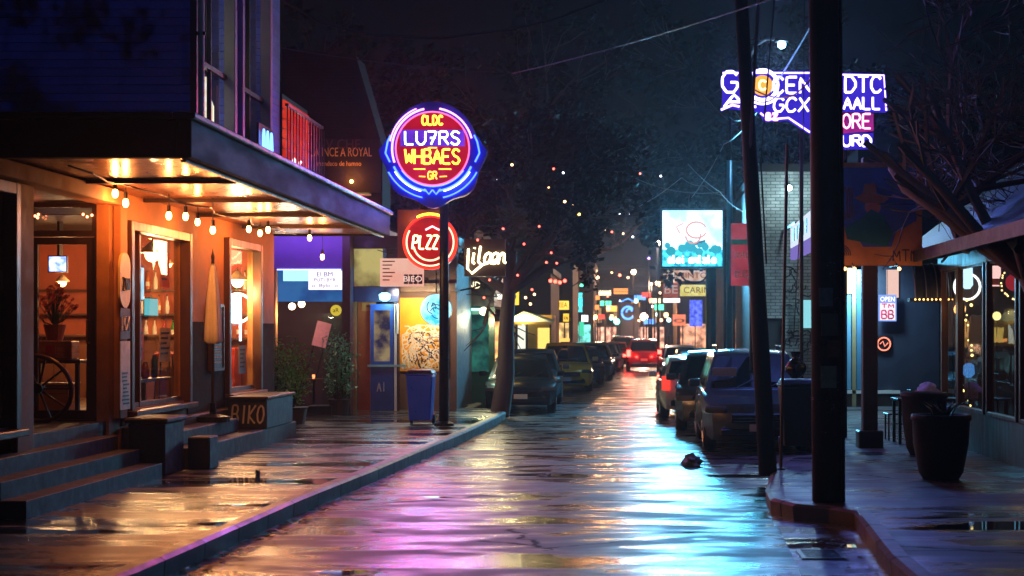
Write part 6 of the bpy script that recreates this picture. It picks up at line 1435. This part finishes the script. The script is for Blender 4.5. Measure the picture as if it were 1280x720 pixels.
facade('brownish far building behind the teal vertical neon', -6.5, PX(742, 102), 102, 6.2, '#32302c', 2, 5, .4, shop=(.2, .8, .7))
facade('wide far building closing the street under the trees', -4.2, 3.2, 150, 5.2, '#2c2a30', 1, 7, .5, shop=(1, .45, .3))
facade('reddish far shop building behind the billboard', PX(846, 90), 7, 90, 5.4, '#4a2c26', 1, 11, .3, shop=(.8, .35, .2))
facade('dark terrace behind the red hoarding', 3.2, 8.5, 56, 5.0, '#2a2426', 1, 13, .3, shop=(.5, .2, .12))
facade('dark long building behind the blue shop and mural', -14, -5.2, 50, 5.2, '#251e24', 1, 17, .2)
facade('dark tall building behind the timber shop roof', 6.5, 14, 46, 7.5, '#181c28', 2, 19, .08, litcol=(.4, .5, 1))
def boxsign(nm, lab, x0, y0, x1, y1, d, mat, txt=None, tm=None, post=True, cat='sign', vert=False):
    t = thing(nm, lab, cat); a, b = P(x0, y1, d), P(x1, y0, d)
    MB().box(a.x, d, a.z, b.x, d + .15, b.z).build('light_box', mat, t)
    if txt:
        if vert:
            for i, ch in enumerate(txt): sign_text(t, ch, (a.x + b.x) / 2, d - .012, b.z - (i + .5) * (b.z - a.z) / len(txt), (b.z - a.z) / len(txt) * .7, tm, .01)
        else: sign_text(t, txt, (a.x + b.x) / 2, d - .012, (a.z + b.z) / 2, (b.z - a.z) * .55, tm, .01, (b.x - a.x) * .85)
    if post: MB().box((a.x + b.x) / 2 - .06, d + .15, a.z + .1, (a.x + b.x) / 2 + .06, d + 1.2, a.z + .25).build('bracket', m_iron, t)
    return t
boxsign('shop_sign', 'yellow lit shop sign above the row of parked cars', 683, 376, 711, 387, 78, em('yel_far', (1, .62, .08), 1.6), 'LA BEEA', m_dkwood)
boxsign('shop_sign', 'small square yellow sign hung below the long yellow one', 704, 392, 711, 402, 77, em('yel_far2', (1, .6, .05), 1.3), 'a', m_dkwood)
boxsign('vertical_sign', 'tall narrow teal neon sign on the far side of the street', 723, 366, 728, 390, 95, em('teal_far', (.05, .75, .8), 2.2), 'OIN', m_white, vert=True)
boxsign('green_light_sign', 'small bright green lit sign on top of the teal vertical neon', 721, 355, 729, 358, 95, em('green_far', (.1, 1, .55), 4))
boxsign('white_light_sign', 'small white lit sign under the teal vertical neon', 727, 394, 735, 402, 92, em('white_far', (1, 1, 1), 2.5))
boxsign('vertical_sign', 'lower green strip sign beside the dark cars', 724, 402, 730, 420, 94, em('green_far2', (.05, .6, .35), 1.3))
boxsign('yellow_shop_sign', 'long yellow lit shop sign under the billboard', 850, 356, 908, 370, 86, emvar('yel_long', (.75, .6, .12), (.95, .85, .3), .9, 3), 'CARINDA', pm('ink_brown', C('#5a3a10'), .6))
boxsign('shop_sign', 'pale orange lit fascia sign directly below the billboard', 829, 338, 905, 351, 88, emvar('pale_far', (.75, .35, .2), (1, .7, .5), .7, 3), 'AL SINTO BE', m_tail)
boxsign('shop_sign', 'brick red framed sign under the pale orange fascia', 829, 353, 848, 372, 87, em('brick_far', (.35, .08, .05), .8), 'BE', m_white)
boxsign('white_light_sign', 'thin white light bar under the brick red sign', 829, 373, 850, 378, 87, em('whitebar_far', (1, .85, .8), 2))
boxsign('orange_sign', 'orange lit sign at head height beside the far kerb', 841, 393, 857, 407, 80, em('orange_far', (1, .25, .12), 1.1), 'o', m_white, post=False)
boxsign('blue_window', 'deep blue neon lit window of the far shop', 862, 375, 878, 408, 85, emvar('blue_far', (.03, .04, .4), (.15, .2, 1), 1.6, 5), post=False)
boxsign('amber_window', 'amber lit doorway under the yellow shop sign', 896, 400, 906, 428, 84, em('amber_far', (1, .4, .08), 1.1), post=False)
boxsign('magenta_sign', 'small magenta lit panel beside the white brick building', 967, 352, 976, 372, 43, em('magenta_far', (.9, .12, .4), .9), 'B', m_white)
boxsign('cyan_window', 'cyan lit doorway in the white brick building', 1003, 375, 1015, 410, 41, em('cyan_far', (.3, .8, .9), .9), post=False)
# blue neon coil and teal window at the street end
t = thing('blue_neon', 'round blue neon coil glowing at the far end of the street', 'neon sign'); p = P(785, 391, 130); q = MB()
q.tube(arc(p.x, p.z, .5, 30, 330, 16, p.y), .09, 5).tube(arc(p.x + .1, p.z + .1, .22, 0, 200, 8, p.y), .07, 5).tube([(p.x - .6, p.y, p.z + .9), (p.x, p.y, p.z + 1.15), (p.x + .7, p.y, p.z + .8)], .06, 5)
q.build('coil_tube', em('coil_blue', (.08, .3, 1), 3), t); MB().box(p.x - .9, p.y + .1, 0, p.x + .9, p.y + .2, p.z + .8).build('backing', m_black, t)
for i, (x, y, d, r, col, s, lab) in enumerate([(735, 363, 110, .16, (1, .5, .2), 14, 'small amber street globe left of the far trees'), (747, 347, 112, .17, (1, .5, .25), 16, 'amber street globe before the dark far crown'), (792, 340, 120, .3, (1, .5, .3), 26, 'largest warm globe lamp near the street end'), (814, 355, 100, .12, (1, .6, .4), 18, 'small warm lamp beside the pale orange fascia'), (822, 354, 100, .22, (1, .6, .35), 24, 'bright warm lamp beside the pale orange fascia'), (822, 304, 82, .22, (1, .7, .55), 24, 'bright warm lamp touching the billboard edge'), (811, 323, 100, .12, (.4, .2, 1), 10, 'small violet lamp below the billboard edge'), (805, 396, 125, .5, (1, .55, .45), 12, 'pinkish white glow lamp at the end of the street'), (815, 383, 120, .15, (1, .7, .6), 12, 'small pale lamp above the pinkish one'), (771, 402, 128, .4, (.2, .9, .7), 6, 'green lamp low at the street end'), (764, 398, 120, .22, (.2, .9, .9), 6, 'teal lamp beside the green one at the street end'), (822, 393, 124, .25, (.7, 1, .95), 8, 'cool white lamp past the pinkish lamp'), (836, 400, 118, .25, (.5, 1, .9), 6, 'mint lamp before the reddish far shop'), (775, 376, 130, .12, (.6, .6, 1), 8, 'small bluish lamp above the blue coil')]):
    t = thing('street_globe', lab, 'street lamp', group='far street globes'); p = P(x, y, d); r *= .62
    MB().sphere(p, r, 10).build('globe', em('globe_far_%d' % i, col, s), t); MB().tube([p, (p.x, p.y, 0)], .05, 6).build('post', m_iron, t)
    if i in (0, 1, 2, 4, 5, 7): light('POINT', (p.x, p.y - r - .2, p.z - r), 900, col, t, .3)

rr = random.Random(31)
for i in range(22):
    x, y, dd = rr.uniform(690, 832), rr.uniform(325, 402), rr.uniform(88, 140); col = rr.choice([(1, .45, .15), (1, .5, .2), (1, .3, .12), (1, .12, .06), (.2, .9, .75), (1, .7, .4)])
    nm = {(1, .45, .15): 'amber', (1, .5, .2): 'golden', (1, .3, .12): 'orange', (1, .12, .06): 'red', (.2, .9, .75): 'teal', (1, .7, .4): 'cream'}[col]
    t = thing('distant_lantern', f'tiny {nm} lantern hung across the far end of the street', 'lantern', group=f'tiny {nm} lanterns at the street end'); p = P(x, y, dd); r = rr.uniform(.06, .13)
    MB().lathe([(r * .5, -r), (r, -r * .4), (r, r * .4), (r * .5, r)], p, 8).build('lantern_glass', em('dl_' + nm, col, 12), t); MB().tube([(p.x, p.y, p.z + r), (p.x, p.y, p.z + .5)], .015, 4).build('cord', m_black, t); MB().tube([(p.x - 2.2, p.y, p.z + .55), (p.x, p.y, p.z + .5), (p.x + 2.2, p.y, p.z + .56)], .012, 4).build('wire', m_black, t)
facade('low brick far shop with warm windows beyond the yellow car', -6.5, -3.55, 70, 4.6, '#3a221c', 1, 23, .4, shop=(1, .5, .15))
for i, (x, d_, lab, col, rz) in enumerate(((-1.5, 82.5, 'dark hatchback glimpsed between the far parked cars and the red car', p_slate, 3), (-1.4, 88, 'faint grey car farthest along the shop side kerb', p_grey, 3), (2.05, 45.4, 'dark car hidden mostly by the silver hatchback', p_navy, 1), (2.1, 51.5, 'grey car glimpsed past the silver hatchback under the billboard', p_grey, 1))):
    make_car(lab, 'hatch', 4.2, 1.76, 1.52, col, (x, d_, 0), R(rz), group=GL if i < 2 else GR_)

for lab, pts, r in (('slack black wire looping between the utility pole and the leaning pole', [P(1032, 70, 17.6), P(990, 120, 19), P(940, 110, 21.5)], .01),
        ('thin wire hanging almost straight down beside the purple neon sign', [P(1006, -40, 27), P(1004, 200, 27.2), P(992, 420, 27.5)], .009),
        ('wire running from the leaning pole top towards the slim street lamp', [P(936, 90, 21.6), P(925, 110, 34), P(912, 120, 49.8)], .011),
        ('pair partner wire below it running to the slim street lamp', [P(938, 160, 21.6), P(926, 150, 34), P(912, 146, 49.8)], .011),
        ('wire from the upper windows across to the utility pole', [P(352, 60, 30), P(640, 92, 26), P(1020, -20, 17.7)], .01)):
    cable(lab, pts, r, .06)
dg = thing('drain_grate', 'iron drain grate set in the gutter by the near pavement corner', 'drain', (1.72, 14.6, .006))
MB().box(-.2, -.3, 0, .2, -.26, .012).box(-.2, .26, 0, .2, .3, .012).box(-.2, -.26, 0, -.16, .26, .012).box(.16, -.26, 0, .2, .26, .012).build('frame', m_iron, dg)
q = MB()
for k in range(9): q.box(-.16, -.24 + k * .055, .001, .16, -.215 + k * .055, .01)
q.build('bars', m_iron, dg)

rr = random.Random(52)
words = ['BAR', 'CAFE', 'EAT', 'TAP', 'GRILL', 'ICE', 'TEA', 'PUB', 'DELI', 'INN', 'ZOO', 'BBQ', 'POP', 'VIP', 'JAZZ', 'ALE', 'SOUP', 'RUM']
cols = [('amber', (1, .42, .08)), ('red', (.95, .06, .04)), ('green', (.1, .8, .45)), ('orange', (1, .25, .06)), ('cream', (1, .8, .5)), ('blue', (.1, .3, 1))]
spots = [(664, 344, 74), (672, 398, 68), (699, 350, 96), (713, 343, 100), (742, 372, 108), (742, 384, 106), (750, 396, 118), (757, 379, 126), (766, 386, 132), (776, 364, 138), (800, 372, 132), (808, 368, 118), (818, 376, 112), (824, 384, 104), (756, 366, 120), (795, 381, 140), (812, 402, 118), (733, 376, 104)]
for i, ((x, y, dd), w_) in enumerate(zip(spots, words)):
    nm, col = cols[rr.randrange(6)]; hw_, hh_ = rr.uniform(5, 9) * dd / F, rr.uniform(2.4, 4) * dd / F; p = P(x, y, dd)
    t = thing('small_shop_sign', f'tiny {nm} lit sign in the cluster at the far end of the street', 'sign', group=f'tiny {nm} signs at the street end')
    MB().box(p.x - hw_, p.y, p.z - hh_, p.x + hw_, p.y + .12, p.z + hh_).build('light_box', em('tiny_' + nm, col, 2.4), t)
    MB().box(p.x - .05, p.y + .12, 0, p.x + .05, p.y + .2, p.z).build('post', m_iron, t)
for i, (x, dd, h) in enumerate(((672, 72, 2.6), (706, 90, 3.0), (745, 104, 3.0), (765, 120, 3.2), (832, 92, 3.0))):  # lights added to warm the far shops, with lanterns made up to hold them
    t = thing('shop_lantern', 'added warm orange lantern that brightens a far shop front', 'lantern', group='added lanterns brightening the far shop fronts'); p = Vector((PX(x, dd), dd - 1.2, h))
    MB().lathe([(.06, -.14), (.12, -.05), (.12, .08), (.05, .14)], p, 8).build('lantern_glass', em('shop_lantern', (1, .42, .14), 8), t); MB().tube([p + Vector((0, 0, .14)), p + Vector((0, .1, .3)), p + Vector((0, 1.2, .3))], .02, 5).build('bracket', m_iron, t)
    light('POINT', p + Vector((0, -.25, -.1)), 500, (1, .42, .14), t, .1, name='added_glow_light')
# ------------------------------------------------------------------ air, sky, moon, camera
if HAZE > 0:
    hz = MB().box(-40, -8, -1.1, 40, 175, 19).build('haze', None or bpy.data.materials.new('haze_air')); tag(hz, kind='stuff')
    m = hz.data.materials[0]; m.use_nodes = True; nt = m.node_tree; nt.nodes.remove(nt.nodes['Principled BSDF'])
    v = N(nt, 'ShaderNodeVolumePrincipled', Density=HAZE, Anisotropy=.75); v.inputs['Color'].default_value = (.9, .92, 1, 1)
    L(nt, v.outputs[0], nt.nodes['Material Output'].inputs['Volume'])
w = bpy.data.worlds.new('World'); scene.world = w; w.use_nodes = True; nt = w.node_tree
bgn = nt.nodes['Background']
sky = nt.nodes.new('ShaderNodeTexSky'); sky.sky_type = 'NISHITA'; sky.sun_disc = False
MOON_EL, MOON_AZ = 27, 171
sky.sun_elevation = R(MOON_EL); sky.sun_rotation = R(MOON_AZ)
tint = N(nt, 'ShaderNodeMix', _data_type='RGBA', _blend_type='MULTIPLY'); tint.inputs[0].default_value = 1; tint.inputs[7].default_value = (.5, .85, 1.2, 1)
L(nt, sky.outputs[0], tint.inputs[6])
tc = N(nt, 'ShaderNodeTexCoord'); no = N(nt, 'ShaderNodeTexNoise', Scale=2.4, Detail=5); L(nt, tc.outputs['Generated'], no.inputs['Vector'])
cl = ramp(nt, no.outputs[0], [(.35, (.45,) * 3), (.7, (1.5, 1.5, 1.6))])
mx = N(nt, 'ShaderNodeMix', _data_type='RGBA', _blend_type='MULTIPLY'); mx.inputs[0].default_value = 1; L(nt, tint.outputs[2], mx.inputs[6]); L(nt, cl.outputs[0], mx.inputs[7])
L(nt, mx.outputs[2], bgn.inputs['Color']); bgn.inputs['Strength'].default_value = SKY_S
sd = bpy.data.lights.new('moon', 'SUN'); sd.energy = MOON; sd.angle = R(.5); sd.color = (.17, .42, 1)
so = bpy.data.objects.new('moon', sd); COL.objects.link(so)
az = R(MOON_AZ); dirv = Vector((math.sin(az) * math.cos(R(MOON_EL)), math.cos(az) * math.cos(R(MOON_EL)), math.sin(R(MOON_EL))))
so.rotation_euler = (-dirv).to_track_quat('-Z', 'Y').to_euler(); so.location = dirv * 60
# things built around the origin get their own base point
bpy.context.view_layer.update()
for o in list(COL.objects):
    if o.type == 'EMPTY' and o.parent is None and o.location.length < 1e-6 and o.children:
        lo = Vector((1e9,) * 3); hi = -lo
        for ch in o.children_recursive:
            if ch.type != 'MESH': continue
            for c in ch.bound_box:
                p = ch.matrix_world @ Vector(c)
                for i in range(3): lo[i] = min(lo[i], p[i]); hi[i] = max(hi[i], p[i])
        b = Vector(((lo.x + hi.x) / 2, (lo.y + hi.y) / 2, lo.z)); o.location = b
        for ch in o.children: ch.location -= b
cd_ = bpy.data.cameras.new('camera'); cam = bpy.data.objects.new('camera', cd_); COL.objects.link(cam)
cd_.sensor_width = 36; cd_.lens = F / 1280 * 36; cd_.shift_x = -(VX - 640) / 1280; cd_.shift_y = (VY - 360) / 1280; cd_.clip_end = 2000; cd_.clip_start = .1; cd_.dof.use_dof = True; cd_.dof.focus_distance = 27; cd_.dof.aperture_fstop = 2.4
cam.location = (0, 0, EH); cam.rotation_euler = (R(90), 0, 0); scene.camera = cam
scene.render.engine = 'CYCLES'; cy = scene.cycles
cy.use_denoising = True; cy.max_bounces = 6; cy.diffuse_bounces = 3; cy.glossy_bounces = 4; cy.transparent_max_bounces = 12; cy.volume_bounces = 0
cy.sample_clamp_indirect = 3; cy.sample_clamp_direct = 0; cy.caustics_reflective = False; cy.caustics_refractive = False; cy.use_light_tree = True
vs_ = scene.view_settings; vs_.view_transform = 'Standard'; vs_.look = 'None'; vs_.exposure = EXPO; vs_.gamma = 1
